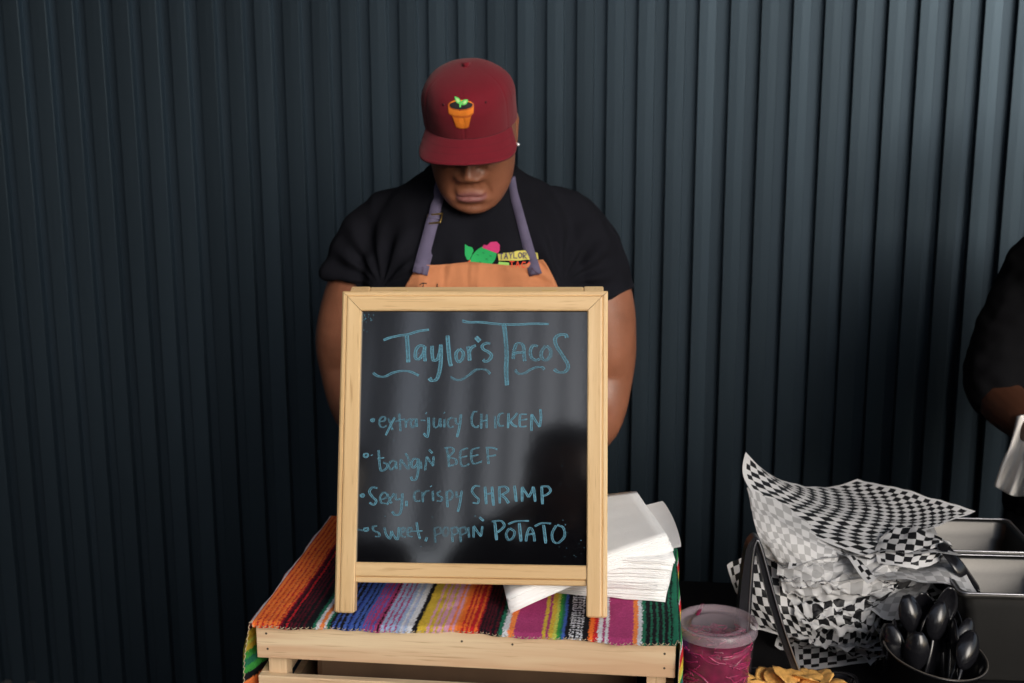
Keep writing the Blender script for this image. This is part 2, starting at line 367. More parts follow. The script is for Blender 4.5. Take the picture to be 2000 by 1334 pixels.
for j in range(ny):
    yy = yb0+j*.0015
    for i in range(nx):
        s = -DL+(CW1-CW0+DL+DR)*i/(nx-1); t = s
        hem = .004*math.sin(s*14+.6)+.003*math.sin(s*41)+.0012*math.sin(s*160)
        y = yy-hem*max(0, 1-j/60.)
        nz = .0016*noise.noise((s*22, yy*16, 1.7))+.0008*noise.noise((s*60, yy*55, 3.1))
        wl = CW1-CW0
        if s < 0:
            d = -s; a = min(d/.012, 1); x = CW0-.004*math.sin(a*math.pi/2)-(.006+.010*math.sin(yy*46+1.5+d*9))*min(1, d/.05)-.002*math.sin(yy*120)*min(1, d/.03)
            z = CZ+.004-.004*(1-math.cos(a*math.pi/2))-max(0, d-.008)
        elif s > wl:
            d = s-wl; a = min(d/.012, 1); x = CW1+.004*math.sin(a*math.pi/2)+(.002+.004*math.sin(yy*43+d*8+4))*min(1, d/.05)
            z = CZ+.004-.004*(1-math.cos(a*math.pi/2))-max(0, d-.008)
        else:
            x = CW0+s; z = CZ+.0042+nz+.002*max(0, noise.noise((s*9, yy*9, 8)))
            if j < 8: z -= .0011*(8-j)**1.2*.35
        bco.append((x, y, z))
        jit = rg.normal()*.0007 + .0006*noise.noise((s*300, yy*420, 2))
        # stripes meander a little
        mx_ = .0022*noise.noise((s*5, yy*12, 4.4))
        if s < -.0005:
            d = s+jit; c = 'w'
            for a_, cc in left_s:
                if d < a_: c = cc
        elif s > wl:
            d = s-wl+jit; c = 'g'
            for a_, cc in right_s:
                if d >= a_: c = cc
        else:
            q = CW0+s+jit+mx_; k = int(np.searchsorted(xs_, q))-1; c = SX[max(0, k)][1]
            if c == 'D': c = 'w' if (int(yy/.0032) + int((q)/.0030)) % 2 == 0 and int(q/.0030) % 2 == 0 or int(yy/.003) % 3 == 0 and rg.rand() < .5 else 'k'
        f = 1+rg.normal()*.10
        cc = COL[c]; bcl.append((min(1, cc[0]*f), min(1, cc[1]*f), min(1, cc[2]*f), 1))
me = meshvf(bco, grid_faces(nx, ny))
ca = me.color_attributes.new('weave', 'FLOAT_COLOR', 'POINT'); ca.data.foreach_set('color', np.array(bcl, dtype=np.float32).ravel())
M_ser = bpy.data.materials.new('serape_weave'); M_ser.use_nodes = True; n_ = M_ser.node_tree; b_ = n_.nodes['Principled BSDF']
at_ = n_.nodes.new('ShaderNodeAttribute'); at_.attribute_name = 'weave'; n_.links.new(at_.outputs['Color'], b_.inputs['Base Color'])
b_.inputs['Roughness'].default_value = .95; b_.inputs['Specular IOR Level'].default_value = .15
t_ = n_.nodes.new('ShaderNodeTexNoise'); t_.inputs['Scale'].default_value = 650; tc_ = n_.nodes.new('ShaderNodeTexCoord'); n_.links.new(tc_.outputs['Object'], t_.inputs[0])
bp_ = n_.nodes.new('ShaderNodeBump'); bp_.inputs['Strength'].default_value = .9; bp_.inputs['Distance'].default_value = .0015; n_.links.new(t_.outputs['Fac'], bp_.inputs['Height']); n_.links.new(bp_.outputs[0], b_.inputs['Normal'])
ser = thing('striped_blanket', 'multicoloured striped woven blanket spread over the wooden crate', 'blanket')
link('cloth', me, M_ser, ser, True)
# overlock stitch along the front hem
zz = []
hp = [Vector(bco[i]) for i in range(nx)]
L_ = 0; last = hp[0]; k = 0
for i, p in enumerate(hp):
    L_ += (p-last).length; last = p
    if L_ > k*.0042:
        zz.append(p+Vector((0, -.0010 if k % 2 else .0060, .0012 if -1 < bco[i][2]-CZ else .001))); k += 1
sv = join([tube(cr(zz[a:a+13], 3), .00055, 4, roundends=False) for a in range(0, len(zz)-2, 12)])
o = link('hem_stitch', meshvf(*sv), M_thread, ser)

# ------------------------------------------------------------------ menu sign (A frame)
FZ = CZ+.0075
FL = PZ(652, 1197, FZ); FR = PZ(1186, 1213, FZ); U = (FR-FL); SW = U.length; U.normalize()
LEAN = R_(18); SH = .4365
Bk = Vector((-U.y, U.x, 0)); Wv = (Bk*math.sin(LEAN)+Vector((0, 0, 1))*math.cos(LEAN))
rol = R_(-.6); U2 = (U*math.cos(rol)-Wv*math.sin(rol)); W2 = (Wv*math.cos(rol)+U*math.sin(rol)); N2 = U2.cross(W2)   # N2 points away from the viewer
if N2.y < 0: N2 = -N2
SM = Matrix((U2, N2, W2)).transposed().to_4x4(); SM.translation = FL
sign = thing('menu_sign', 'wooden framed tabletop A-frame menu board with blue handwriting', 'sign')
sign.matrix_world = SM          # local x along the width, y into the board, z up the face
FW, FT = .0275, .018
def stile(x0, x1, z0, z1, cut, outer):
    """frame member with moulded outer step; cut = mitre at top (+1 left, -1 right)"""
    bm = bmesh.new(); w0 = x1-x0
    # profile across x: outer bead then flat face
    if outer < 0: prof = [(x0, FT), (x0, .004), (x0+.0022, .0022), (x0+.0055, .0020), (x0+.0068, .0032), (x0+.0082, .0004), (x0+.010, 0), (x1-.0015, 0), (x1, .0015), (x1, FT)]
    else: prof = [(x0, FT), (x0, .0015), (x0+.0015, 0), (x1-.010, 0), (x1-.0082, .0004), (x1-.0068, .0032), (x1-.0055, .0020), (x1-.0022, .0022), (x1, .004), (x1, FT)]
    n = len(prof); v = []
    ch = .002
    for zc, sh in ((z0, ch), (z0+ch, 0)): v += [(x+(sh if x < (x0+x1)/2 else -sh), y+(sh if y < FT/2 else -sh), zc) for x, y in prof]
    for x, y in prof:
        zt = z1
        if cut > 0: zt = z1-(x-x0)-.0004
        if cut < 0: zt = z1-(x1-x)-.0004
        v.append((x, y, zt))
    f = grid_faces(n, 3, True)+[tuple(range(n))[::-1], tuple(range(2*n, 3*n))]
    return meshvf(v, f)
front = thing('front_panel', None, None); front.parent = sign
link('stile', stile(0, FW, 0, SH, +1, -1), M_frame, front)
link('stile', stile(SW-FW, SW, 0, SH, -1, +1), M_frame, front)
# the object-space grain runs along z for stiles: rotate the wood axis
def rail(z0, z1, top):
    if top: prof = [(z0, FT), (z0, .0015), (z0+.0015, 0), (z1-.010, 0), (z1-.0082, .0004), (z1-.0068, .0032), (z1-.0055, .0020), (z1-.0022, .0022), (z1, .004), (z1, FT)]
    else: prof = [(z0, FT-.002), (z0, .006), (z0+.0015, .0045), (z0+.007, .0040), (z0+.008, .0060), (z0+.009, .0026), (z0+.0105, .0022), (z1-.0015, .0022), (z1, .0035), (z1, FT-.002)]
    n = len(prof); v = []
    for s in (0, 1):
        for z, y in prof:
            if top: x = (z1-z)*-1+FW*0 + 0; x = (z1-z)+.0004 if s == 0 else SW-(z1-z)-.0004
            else: x = FW+.0003 if s == 0 else SW-FW-.0003
            v.append((x, y, z))
    return meshvf(v, grid_faces(n, 2, True)+[tuple(range(n))[::-1], tuple(range(n, 2*n))])
link('top_rail', rail(SH-FW, SH, True), M_frameh, front); RB0 = .0405; RB1 = .0675
link('bottom_rail', rail(RB0, RB1, False), M_frameh, front)
bd = box('writing_board', (FW-.004, .0075, RB1-.004, SW-FW+.004, .0115, SH-FW+.004), M_board, front)
# back panel: same build, leaning the other way from the hinge
back = thing('back_panel', None, None); back.parent = sign
back.location = (0, FT+.004, SH+.002); back.rotation_euler = (R_(38), 0, 0)
bx = .006
for x0 in (bx, SW-FW-bx): box('stile', (x0, 0, -SH-.0, x0+FW, .016, 0), M_frame, back, .002)
box('top_rail', (FW+bx, .0005, -FW, SW-FW-bx, .0155, -.0005), M_frameh, back, .002); box('bottom_rail', (FW+bx, .002, -SH+.04, SW-FW-bx, .0145, -SH+.067), M_frameh, back, .002)
box('writing_board', (FW+bx-.003, .006, -SH+.064, SW-FW-bx+.003, .010, -FW+.003), M_board, back)
for xx in (.07, SW-.09): box('hinge', (xx, .006, SH-.001, xx+.02, FT+.008, SH+.0012), M_brass, sign, .0004)

# handwriting ---------------------------------------------------------
IS = SM.inverted()
def on_board(px, py):
    d = ray(px, py); o_ = IS @ Vector((0, 0, HC)); dl = IS.to_3x3() @ d; t = (.0075-o_.y)/dl.y; return o_+dl*t
def c5(a): return [on_board(690+x/4.2553, 600+y/4.2553) for x, y in a]
def c6(a): return [on_board(690+x/4.0426, 780+y/4.0426) for x, y in a]
mk = bpy.data.materials.new('blue_chalk_marker'); mk.use_nodes = True; n_ = mk.node_tree; L = n_.links; b_ = n_.nodes['Principled BSDF']
b_.inputs['Roughness'].default_value = .6
at_ = n_.nodes.new('ShaderNodeAttribute'); at_.attribute_name = 'ink'       # r across, g strength
sp = n_.nodes.new('ShaderNodeSeparateColor'); L.new(at_.outputs['Color'], sp.inputs[0])
tc_ = n_.nodes.new('ShaderNodeTexCoord'); t_ = n_.nodes.new('ShaderNodeTexNoise'); t_.inputs['Scale'].default_value = 260; t_.inputs['Detail'].default_value = 4
L.new(tc_.outputs['Object'], t_.inputs[0])
rmp = n_.nodes.new('ShaderNodeValToRGB'); e = rmp.color_ramp; e.elements[0].position = 0; e.elements[0].color = (.55, .55, .55, 1); e.elements[1].position = 1; e.elements[1].color = (.75, .75, .75, 1)
for p_, c_ in ((.16, .9), (.32, .58), (.62, .52), (.82, .95)): q = e.elements.new(p_); q.color = (c_, c_, c_, 1)
L.new(sp.outputs[0], rmp.inputs[0])
ma = n_.nodes.new('ShaderNodeMath'); ma.operation = 'MULTIPLY'; L.new(rmp.outputs[0], ma.inputs[0]); L.new(sp.outputs[1], ma.inputs[1])
mr = n_.nodes.new('ShaderNodeMapRange'); mr.inputs[1].default_value = .3; mr.inputs[2].default_value = .65; mr.inputs[3].default_value = .8; mr.inputs[4].default_value = 1.1; L.new(t_.outputs['Fac'], mr.inputs[0])
mb = n_.nodes.new('ShaderNodeMath'); mb.operation = 'MULTIPLY'; mb.use_clamp = True; L.new(ma.outputs[0], mb.inputs[0]); L.new(mr.outputs[0], mb.inputs[1])
b_.inputs['Base Color'].default_value = (.085, .26, .36, 1)
tr = n_.nodes.new('ShaderNodeBsdfTransparent'); mx = n_.nodes.new('ShaderNodeMixShader')
L.new(mb.outputs[0], mx.inputs[0]); L.new(tr.outputs[0], mx.inputs[1]); L.new(b_.outputs[0], mx.inputs[2]); L.new(mx.outputs[0], n_.nodes['Material Output'].inputs[0])
stroke_i = 0
def strokes(name, conv, items):
    global stroke_i
    V, F, K = [], [], []
    for it in items:
        pts, wd, a = it
        stroke_i += 1
        P_ = cr(conv(pts), 7); n = len(P_); y = .0075-.00012-.00002*(stroke_i % 12)
        L_ = [0]
        for i in range(1, n): L_.append(L_[-1]+(P_[i]-P_[i-1]).length)
        prev = None
        for i, p in enumerate(P_):
            t = P_[min(i+1, n-1)]-P_[max(i-1, 0)]; t.y = 0; t.normalize() if t.length > 1e-9 else None
            nn = Vector((-t.z, 0, t.x))
            # a chisel nib: wide on downstrokes, thin on side strokes
            wv = wd*(.62+.5*abs(t.z))*(1+.12*noise.noise((L_[i]*90, stroke_i, 0)))
            if i == 0 or i == n-1: wv *= .75
            base = len(V)
            for s in (-1, -.5, 0, .5, 1):
                V.append((p.x+nn.x*s*wv/2, y, p.z+nn.z*s*wv/2))
                fade = a*(1.05+.2*noise.noise((L_[i]*45, stroke_i*3.3, 5)))
                if i > n-4: fade = min(1.2, fade*1.35)
                K.append(((s+1)/2, max(0, fade), 0, 1))
            if i:
                for q in range(4): F.append((base-5+q, base-4+q, base+q+1, base+q))
    me = meshvf(V, F); c = me.color_attributes.new('ink', 'FLOAT_COLOR', 'POINT'); c.data.foreach_set('color', np.array(K, dtype=np.float32).ravel())
    ob = link(name, me, mk, front); return ob
A = .0044; T1 = .9
strokes('handwriting', c5, [
 ([(250,275),(300,255),(380,237),(460,225),(540,200),(630,187)], A, T1), ([(445,235),(450,300),(455,380),(457,460)], A*1.2, T1),
 ([(595,325),(550,320),(520,360),(518,420),(545,432),(580,390),(595,335)], A, T1), ([(594,325),(592,380),(598,450)], A, T1),
 ([(655,320),(655,380),(665,440),(700,430),(720,370),(728,310)], A, T1), ([(728,310),(728,440),(715,540),(690,600),(650,610),(634,588)], A*1.15, T1),
 ([(783,235),(790,330),(800,430),(812,490)], A*1.2, T1), ([(882,350),(855,380),(857,430),(880,455),(910,420),(912,375),(885,345)], A, .85),
 ([(952,325),(962,380),(967,445)], A*1.1, .8), ([(962,378),(985,335),(1020,318)], A, .8), ([(1018,248),(1052,285)], A*1.5, 1),
 ([(1140,300),(1105,300),(1072,320),(1082,350),(1120,370),(1148,400),(1132,435),(1100,452),(1078,435)], A, .8),
 ([(165,545),(200,570),(260,577),(330,545),(400,530),(470,535),(545,568)], A*.9, .8), ([(808,578),(850,602),(900,602),(960,565),(1010,525),(1060,515),(1110,525),(1138,555)], A*.8, .6),
 ([(905,113),(960,125),(1060,125),(1200,140),(1350,145),(1500,138),(1625,140)], A*1.1, .85), ([(1252,140),(1265,250),(1275,400),(1270,520),(1278,650)], A*1.25, .75),
 ([(1330,430),(1335,370),(1355,310),(1390,300),(1415,330),(1420,400),(1425,450)], A, .65), ([(1325,388),(1370,378),(1430,378)], A, .75),
 ([(1535,325),(1495,320),(1472,360),(1480,415),(1515,440),(1550,430)], A, .65), ([(1600,322),(1565,370),(1570,425),(1605,440),(1640,400),(1637,350),(1605,322)], A, .6),
 ([(1775,255),(1765,230),(1720,228),(1680,255),(1680,300),(1705,350),(1745,410),(1780,470),(1782,510),(1750,540),(1700,537),(1670,515)], A*1.1, .7),
 ([(1345,520),(1370,550),(1420,550),(1480,515),(1530,498),(1570,500),(1588,520)], A*.85, .65)])
B_ = .0027; T2 = .62
strokes('handwriting', c5, [
 ([(155,930),(168,928),(172,940),(162,950),(150,942),(155,930)], B_, .9),
 ([(215,950),(255,945),(265,920),(245,910),(220,935),(218,975),(240,1000),(278,985)], B_, T2), ([(290,925),(310,970),(325,1020)], B_, T2), ([(345,915),(310,980),(270,1065)], B_, .9),
 ([(380,885),(388,960),(392,1030)], B_, T2), ([(345,950),(390,940),(430,930)], B_, T2), ([(432,935),(438,1000)], B_, T2), ([(440,965),(460,935),(480,930)], B_, T2),
 ([(522,930),(490,935),(478,970),(490,1000),(515,980),(524,930),(530,995)], B_, T2), ([(560,942),(600,940)], B_, T2),
 ([(625,915),(628,980),(622,1050),(613,1078),(585,1048)], B_*1.2, .85), ([(604,878),(609,884)], B_, .9),
 ([(672,920),(668,970),(680,1000),(710,985),(722,925),(728,1000)], B_, T2), ([(757,930),(757,1000)], B_, T2), ([(754,875),(759,881)], B_, .9),
 ([(830,915),(795,930),(785,970),(800,1000),(835,990)], B_, T2), ([(850,920),(855,960),(880,975)], B_, T2), ([(895,890),(885,980),(862,1080)], B_*1.15, .85),
 ([(1030,868),(1000,872),(985,920),(990,975),(1020,1000),(1045,985)], B_, .75), ([(1065,885),(1063,1010)], B_, T2), ([(1110,890),(1108,1005)], B_, T2), ([(1065,950),(1112,938)], B_, .8),
 ([(1176,905),(1182,1008)], B_, T2), ([(1250,880),(1215,890),(1203,940),(1215,985),(1252,985)], B_, .75), ([(1290,880),(1286,1005)], B_*1.1, .9), ([(1365,878),(1335,915),(1300,950)], B_, .9), ([(1305,950),(1330,980),(1362,993)], B_*1.2, 1),
 ([(1388,890),(1382,950),(1390,992),(1440,988)], B_, .95), ([(1388,890),(1445,890)], B_, .95), ([(1385,943),(1447,930)], B_, .95),
 ([(1482,1028),(1480,960),(1485,888)], B_*1.2, .95), ([(1485,890),(1515,945),(1550,995)], B_*1.1, .95), ([(1550,995),(1560,920),(1555,848)], B_*1.1, .95)])
strokes('handwriting', c6, [
 ([(90,428),(110,430),(116,445),(100,458),(84,445),(90,428)], B_, .95), ([(143,437),(148,444)], B_*1.2, .7),
 ([(200,400),(205,470),(212,540),(225,565),(262,545),(268,512),(235,500)], B_*1.1, .75), ([(190,468),(245,462)], B_, .8),
 ([(325,482),(295,492),(280,530),(300,557),(330,520),(335,488),(342,550)], B_, .6), ([(372,555),(376,480),(405,515),(436,548),(438,480),(412,425)], B_, .6),
 ([(512,472),(478,470),(458,508),(475,540),(505,510),(513,472),(512,560),(497,628),(467,636),(455,610)], B_*1.15, .8), ([(533,485),(536,548)], B_, .7),
 ([(568,562),(573,510),(582,452)], B_, .7), ([(582,452),(605,490),(632,525)], B_, .7), ([(632,525),(634,450)], B_, .7), ([(597,397),(625,425)], B_*1.2, .75),
 ([(738,388),(750,460),(757,535)], B_, .65), ([(718,385),(775,380),(792,410),(750,455)], B_, .75), ([(740,460),(800,470),(815,505),(762,525)], B_, .65),
 ([(850,400),(843,460),(862,528),(918,508)], B_, .6), ([(852,400),(905,385)], B_, .65), ([(840,462),(900,448)], B_, .65),
 ([(937,395),(930,450),(950,508),(1018,488)], B_, .65), ([(937,395),(1000,380)], B_, .65), ([(930,452),(990,438)], B_, .65),
 ([(1058,388),(1062,450),(1068,510)], B_, .7), ([(1045,382),(1100,382),(1138,396)], B_*1.1, .85), ([(1060,452),(1128,440)], B_, .9)])
strokes('handwriting', c6, [
 ([(62,750),(78,748),(84,760),(72,770),(60,762),(62,750)], B_, .95),
 ([(192,702),(152,695),(127,728),(150,768),(180,800),(162,832),(128,815)], B_*1.2, .85),
 ([(205,792),(250,782),(268,752),(240,735),(212,770),(222,815),(258,822)], B_, .7), ([(268,745),(285,785),(302,822)], B_, .65), ([(322,742),(295,785),(265,832)], B_, .75),
 ([(332,745),(340,792),(372,785)], B_, .65), ([(387,740),(382,850),(365,905),(330,912),(307,885)], B_*1.2, .75), ([(420,800),(420,845)], B_*1.1, .9),
 ([(527,722),(492,730),(480,770),(495,802),(530,800)], B_, .6), ([(545,730),(550,812)], B_, .6), ([(552,762),(575,727),(602,722)], B_, .6),
 ([(627,722),(631,802)], B_, .65), ([(611,683),(616,690)], B_*1.1, .9), ([(692,725),(667,737),(670,760),(700,775),(695,800),(660,802)], B_, .6),
 ([(735,722),(745,852)], B_*1.1, .7), ([(737,740),(765,720),(785,750),(770,790),(742,797)], B_, .6), ([(812,725),(817,770),(845,765)], B_, .6), ([(857,720),(842,820),(825,888)], B_*1.1, .8),
 ([(1002,687),(960,685),(937,720),(960,760),(990,790),(980,820),(943,815)], B_*1.1, .8),
 ([(1040,690),(1050,828)], B_*1.3, .95), ([(1095,688),(1107,840)], B_*1.3, .95), ([(1040,752),(1105,738)], B_*1.1, .9),
 ([(1152,695),(1157,822)], B_*1.2, .9), ([(1142,695),(1200,690),(1222,722),(1170,755)], B_*1.2, .9), ([(1170,757),(1200,780),(1228,820)], B_*1.4, .95),
 ([(1272,680),(1287,808)], B_*1.3, .95), ([(1333,808),(1333,692)], B_*1.2, .9), ([(1333,692),(1360,735),(1385,772)], B_*1.2, .9), ([(1385,772),(1408,730),(1422,690)], B_*1.2, .9), ([(1422,690),(1437,808)], B_*1.3, .95),
 ([(1487,690),(1494,828)], B_*1.3, .95), ([(1478,690),(1535,688),(1557,722),(1530,750),(1492,765)], B_*1.2, .9)])
strokes('handwriting', c6, [
 ([(92,1015),(112,1016),(116,1030),(98,1040),(86,1028),(92,1015)], B_, .8), ([(20,1028),(50,1030),(75,1036)], B_*1.3, .35), ([(190,1000),(157,1005),(162,1035),(200,1055),(207,1080),(172,1082)], B_, .7),
 ([(245,1012),(262,1070),(290,1098),(302,1040)], B_*1.1, .7), ([(302,1040),(322,1080),(350,1102),(362,1010)], B_*1.1, .7),
 ([(375,1052),(405,1040),(402,1012),(377,1025),(380,1075),(415,1087)], B_, .55), ([(427,1052),(460,1040),(457,1012),(432,1025),(432,1075),(468,1085)], B_, .55),
 ([(500,970),(510,1040),(527,1102)], B_*1.1, .8), ([(470,1042),(547,1038)], B_, .8), ([(582,1088),(570,1122)], B_*1.2, .8),
 ([(640,1012),(650,1132)], B_, .4), ([(640,1020),(680,1010),(692,1050),(652,1070)], B_, .35), ([(722,1012),(705,1050),(725,1082),(752,1050),(742,1012),(718,1012)], B_, .4),
 ([(775,1010),(785,1127)], B_, .6), ([(775,1020),(815,1010),(827,1050),(790,1070)], B_, .5), ([(840,1010),(850,1127)], B_, .5), ([(840,1020),(880,1010),(890,1050),(852,1070)], B_, .45),
 ([(908,1010),(915,1092)], B_, .6), ([(950,1092),(952,1000)], B_*1.1, .8), ([(952,1000),(980,1045),(1010,1082)], B_*1.1, .8), ([(1010,1082),(1020,1000)], B_, .8), ([(995,930),(1030,960)], B_*1.3, .85),
 ([(1117,968),(1132,1112)], B_*1.4, .9), ([(1093,965),(1165,960),(1192,1000),(1140,1050)], B_*1.2, .85),
 ([(1232,1018),(1207,1065),(1227,1110),(1262,1090),(1272,1045),(1235,1018)], B_*1.2, .7), ([(1222,985),(1290,962),(1388,960)], B_*1.2, .85), ([(1310,975),(1325,1122)], B_*1.4, .85),
 ([(1363,1122),(1375,1050),(1397,1015),(1422,1050),(1432,1122)], B_*1.2, .8), ([(1360,1072),(1432,1058)], B_*1.1, .9), ([(1432,1002),(1490,978),(1562,980)], B_*1.2, .85), ([(1503,990),(1520,1137)], B_*1.4, .85),
 ([(1602,995),(1570,1060),(1580,1120),(1620,1132),(1668,1080),(1657,1012),(1608,992)], B_*1.2, .8)])
spk = []
for k in range(70):
    if k < 30: px, py = 706+abs(rnd.gauss(0, 10)), 610+abs(rnd.gauss(0, 14))
    else: px, py = rnd.uniform(706, 1145), rnd.uniform(612, 1085)
    if k > 55: px, py = rnd.uniform(1090, 1144), rnd.uniform(1000, 1095)
    spk.append(([((px-690)*4.2553, (py-600)*4.2553), ((px-690)*4.2553+rnd.uniform(-5, 5), (py-600)*4.2553+rnd.uniform(2, 8))], rnd.uniform(.0005, .0016), rnd.uniform(.3, .9)))
strokes('marker_specks', c5, spk)['kind'] = 'stuff'

# ------------------------------------------------------------------ patches (paper)
def lag(ctrl, u, v):
    def l(t): return ((1-t)*(1-2*t), 4*t*(1-t), t*(2*t-1))
    a, b = l(u), l(v); p = Vector()
    for j in range(3):
        for i in range(3): p += ctrl[j][i]*(a[i]*b[j])
    return p
def patch_mesh(ctrl, n=14, nfn=None, size=(.3, .3)):
    v = []; uv = []
    for j in range(n+1):
        for i in range(n+1):
            u, w_ = i/n, j/n; p = lag(ctrl, u, w_)
            if nfn: p = p+nfn(u, w_, p)
            v.append(p); uv.append((u*size[0], w_*size[1]))
    me = meshvf(v, grid_faces(n+1, n+1)); L = me.uv_layers.new(name='UVMap')
    L.data.foreach_set('uv', np.array([uv[l.vertex_index] for l in me.loops], dtype=np.float32).ravel())
    return me
def quad9(F, R, B, L, mids=None):
    """F..R front edge, L..B back edge -> 3x3 control net"""
    g = [[F, (F+R)/2, R], [(F+L)/2, (F+R+B+L)/4, (R+B)/2], [L, (L+B)/2, B]]
    g = [[Vector(q) for q in r] for r in g]
    if mids:
        for (j, i), d in mids.items(): g[j][i] += Vector(d)
    return g

# ------------------------------------------------------------------ napkins
CT = CZ+.0066
nk1 = thing('napkin_stack', 'thick lower stack of white paper napkins beside the sign leg', 'napkins', group='white napkin stacks on the striped blanket')
fr = PZ(1300, 1173, CT+.002); rbk = PZ(1334, 1078, CT+.055)
base_dir = Vector((1, -.10, 0)).normalized()
NN = 25
for k in range(NN):
    z = CT+.0012+k*.0023; t = k/NN
    ang = R_(-6+5*math.sin(t*3)+8*t+rnd.uniform(-1.5, 1.5)); dx = Vector((math.cos(ang), math.sin(ang), 0)); dy = Vector((-dx.y, dx.x, 0))
    w0, d0 = .150, .135
    c0 = Vector((fr.x-.001+.012*t**1.5+rnd.uniform(-.0016, .0016), fr.y+.010*t+rnd.uniform(-.0022, .0022), z))
    F_ = c0-dx*w0; R2_ = c0; B2_ = c0+dy*d0; L2_ = F_+dy*d0
    puff = .004*math.sin(t*5)+rnd.uniform(-.0006, .0006)
    g = quad9(F_, R2_, B2_, L2_, {(0, 1): (0, 0, .003*t), (1, 1): (0, 0, .002), (1, 2): (0, 0, .001)})
    ph = rnd.uniform(0, 6)
    me = patch_mesh(g, 8, lambda u, v_, p: Vector((.0005*math.sin(v_*9+ph), .0008*math.sin(u*11+ph)*(1-v_), .0004*math.sin(u*17+ph*2)+.0004*noise.noise((u*7, v_*7, k*.3)))))
    # folded edge: give each sheet a thin rolled front
    o = link('napkin', me, M_napkin, nk1, True); md = o.modifiers.new('t', 'SOLIDIFY'); md.thickness = .0018; md.offset = 0
nk2 = thing('napkin_stack', 'slanting upper fan of white paper napkins reaching under the menu board', 'napkins', group='white napkin stacks on the striped blanket')
top1 = CT+.0012+NN*.0023
F0 = PZ(997, 1199, CT+.0012); Rr0 = PZ(1316, 1076, top1+.004); B0 = PZ(1256, 990, top1+.010); L0 = F0+(B0-Rr0); L0.z = top1
for k in range(16):
    t = k/15; zz = .0013*k
    j = lambda s=.0012: Vector((rnd.uniform(-s, s), rnd.uniform(-s, s), 0))
    off = Vector((-.010*t, .006*t, 0))
    F_ = F0+Vector((.0, 0, zz))+off*.4+j(); R2_ = Rr0+Vector((0, 0, zz))+off+j(); B2_ = B0+Vector((0, 0, zz*1.15))+off+j(); L2_ = L0+Vector((0, 0, zz))+off+j()
    g = quad9(F_, R2_, B2_, L2_, {(0, 1): (0, 0, .006-.002*t), (1, 1): (0, 0, .006), (1, 0): (0, 0, -.004), (2, 1): (0, 0, .004)})
    ph = rnd.uniform(0, 6)
    me = patch_mesh(g, 14, lambda u, v_, p: Vector((0, 0, (.0009 if k == 15 else .00035)*noise.noise((u*6, v_*9, k*.2))+(.0016*noise.noise((u*3, v_*14, 3)) if k > 13 else 0))))
    o = link('napkin', me, M_napkin, nk2, True); md = o.modifiers.new('t', 'SOLIDIFY'); md.thickness = .0008; md.offset = 0
B3 = PZ(1299, 984, top1+.008); R3 = PZ(1330, 1068, top1+.002)
for k in range(5):
    g = quad9(R3+(F0-Rr0)*.35+Vector((0, 0, .016)), R3+Vector((0, 0, k*.0011)), B3+Vector((-.001*k, 0, k*.0011)), B3+(F0-Rr0)*.35+Vector((0, 0, .016)), {(1, 2): (.004, 0, .001), (1, 1): (0, 0, -.005)})
    link('napkin', patch_mesh(g, 10, lambda u, v_, p: Vector((0, 0, .0006*noise.noise((u*6, v_*9, k*.2+9))))), M_napkin, nk2, True)

# ------------------------------------------------------------------ checkered papers
mc = bpy.data.materials.new('checkered_wax_paper'); mc.use_nodes = True; n_ = mc.node_tree; L = n_.links; b_ = n_.nodes['Principled BSDF']
uvn = n_.nodes.new('ShaderNodeUVMap'); sx = n_.nodes.new('ShaderNodeSeparateXYZ'); L.new(uvn.outputs[0], sx.inputs[0])
ck = n_.nodes.new('ShaderNodeTexChecker'); ck.inputs['Scale'].default_value = 1/.0145
ck.inputs[1].default_value = (1, 1, 1, 1); ck.inputs[2].default_value = (0, 0, 0, 1)
cmb = n_.nodes.new('ShaderNodeCombineXYZ'); L.new(sx.outputs[0], cmb.inputs[0]); L.new(sx.outputs[1], cmb.inputs[1]); cmb.inputs[2].default_value = .003; L.new(cmb.outputs[0], ck.inputs[0])
def inb(out):
    a = n_.nodes.new('ShaderNodeMath'); a.operation = 'COMPARE'; a.inputs[1].default_value = .1485; a.inputs[2].default_value = .1417; L.new(out, a.inputs[0]); return a
i1, i2 = inb(sx.outputs[0]), inb(sx.outputs[1]); mu = n_.nodes.new('ShaderNodeMath'); mu.operation = 'MULTIPLY'; L.new(i1.outputs[0], mu.inputs[0]); L.new(i2.outputs[0], mu.inputs[1])
iv = n_.nodes.new('ShaderNodeMath'); iv.operation = 'SUBTRACT'; iv.inputs[0].default_value = 1; L.new(ck.outputs['Color'], iv.inputs[1])
pr = n_.nodes.new('ShaderNodeMath'); pr.operation = 'MULTIPLY'; L.new(iv.outputs[0], pr.inputs[0]); L.new(mu.outputs[0], pr.inputs[1])
ge = n_.nodes.new('ShaderNodeNewGeometry')
bk = n_.nodes.new('ShaderNodeMapRange'); bk.inputs[3].default_value = 1; bk.inputs[4].default_value = .38; L.new(ge.outputs['Backfacing'], bk.inputs[0])
p2 = n_.nodes.new('ShaderNodeMath'); p2.operation = 'MULTIPLY'; L.new(pr.outputs[0], p2.inputs[0]); L.new(bk.outputs[0], p2.inputs[1])
mxc = n_.nodes.new('ShaderNodeMix'); mxc.data_type = 'RGBA'; mxc.inputs[6].default_value = (.66, .66, .67, 1); mxc.inputs[7].default_value = (.012, .012, .014, 1)
L.new(p2.outputs[0], mxc.inputs[0]); L.new(mxc.outputs[2], b_.inputs['Base Color']); b_.inputs['Roughness'].default_value = .5; b_.inputs['Specular IOR Level'].default_value = .35
tl = n_.nodes.new('ShaderNodeBsdfTranslucent'); L.new(mxc.outputs[2], tl.inputs[0]); ms = n_.nodes.new('ShaderNodeMixShader'); ms.inputs[0].default_value = .22
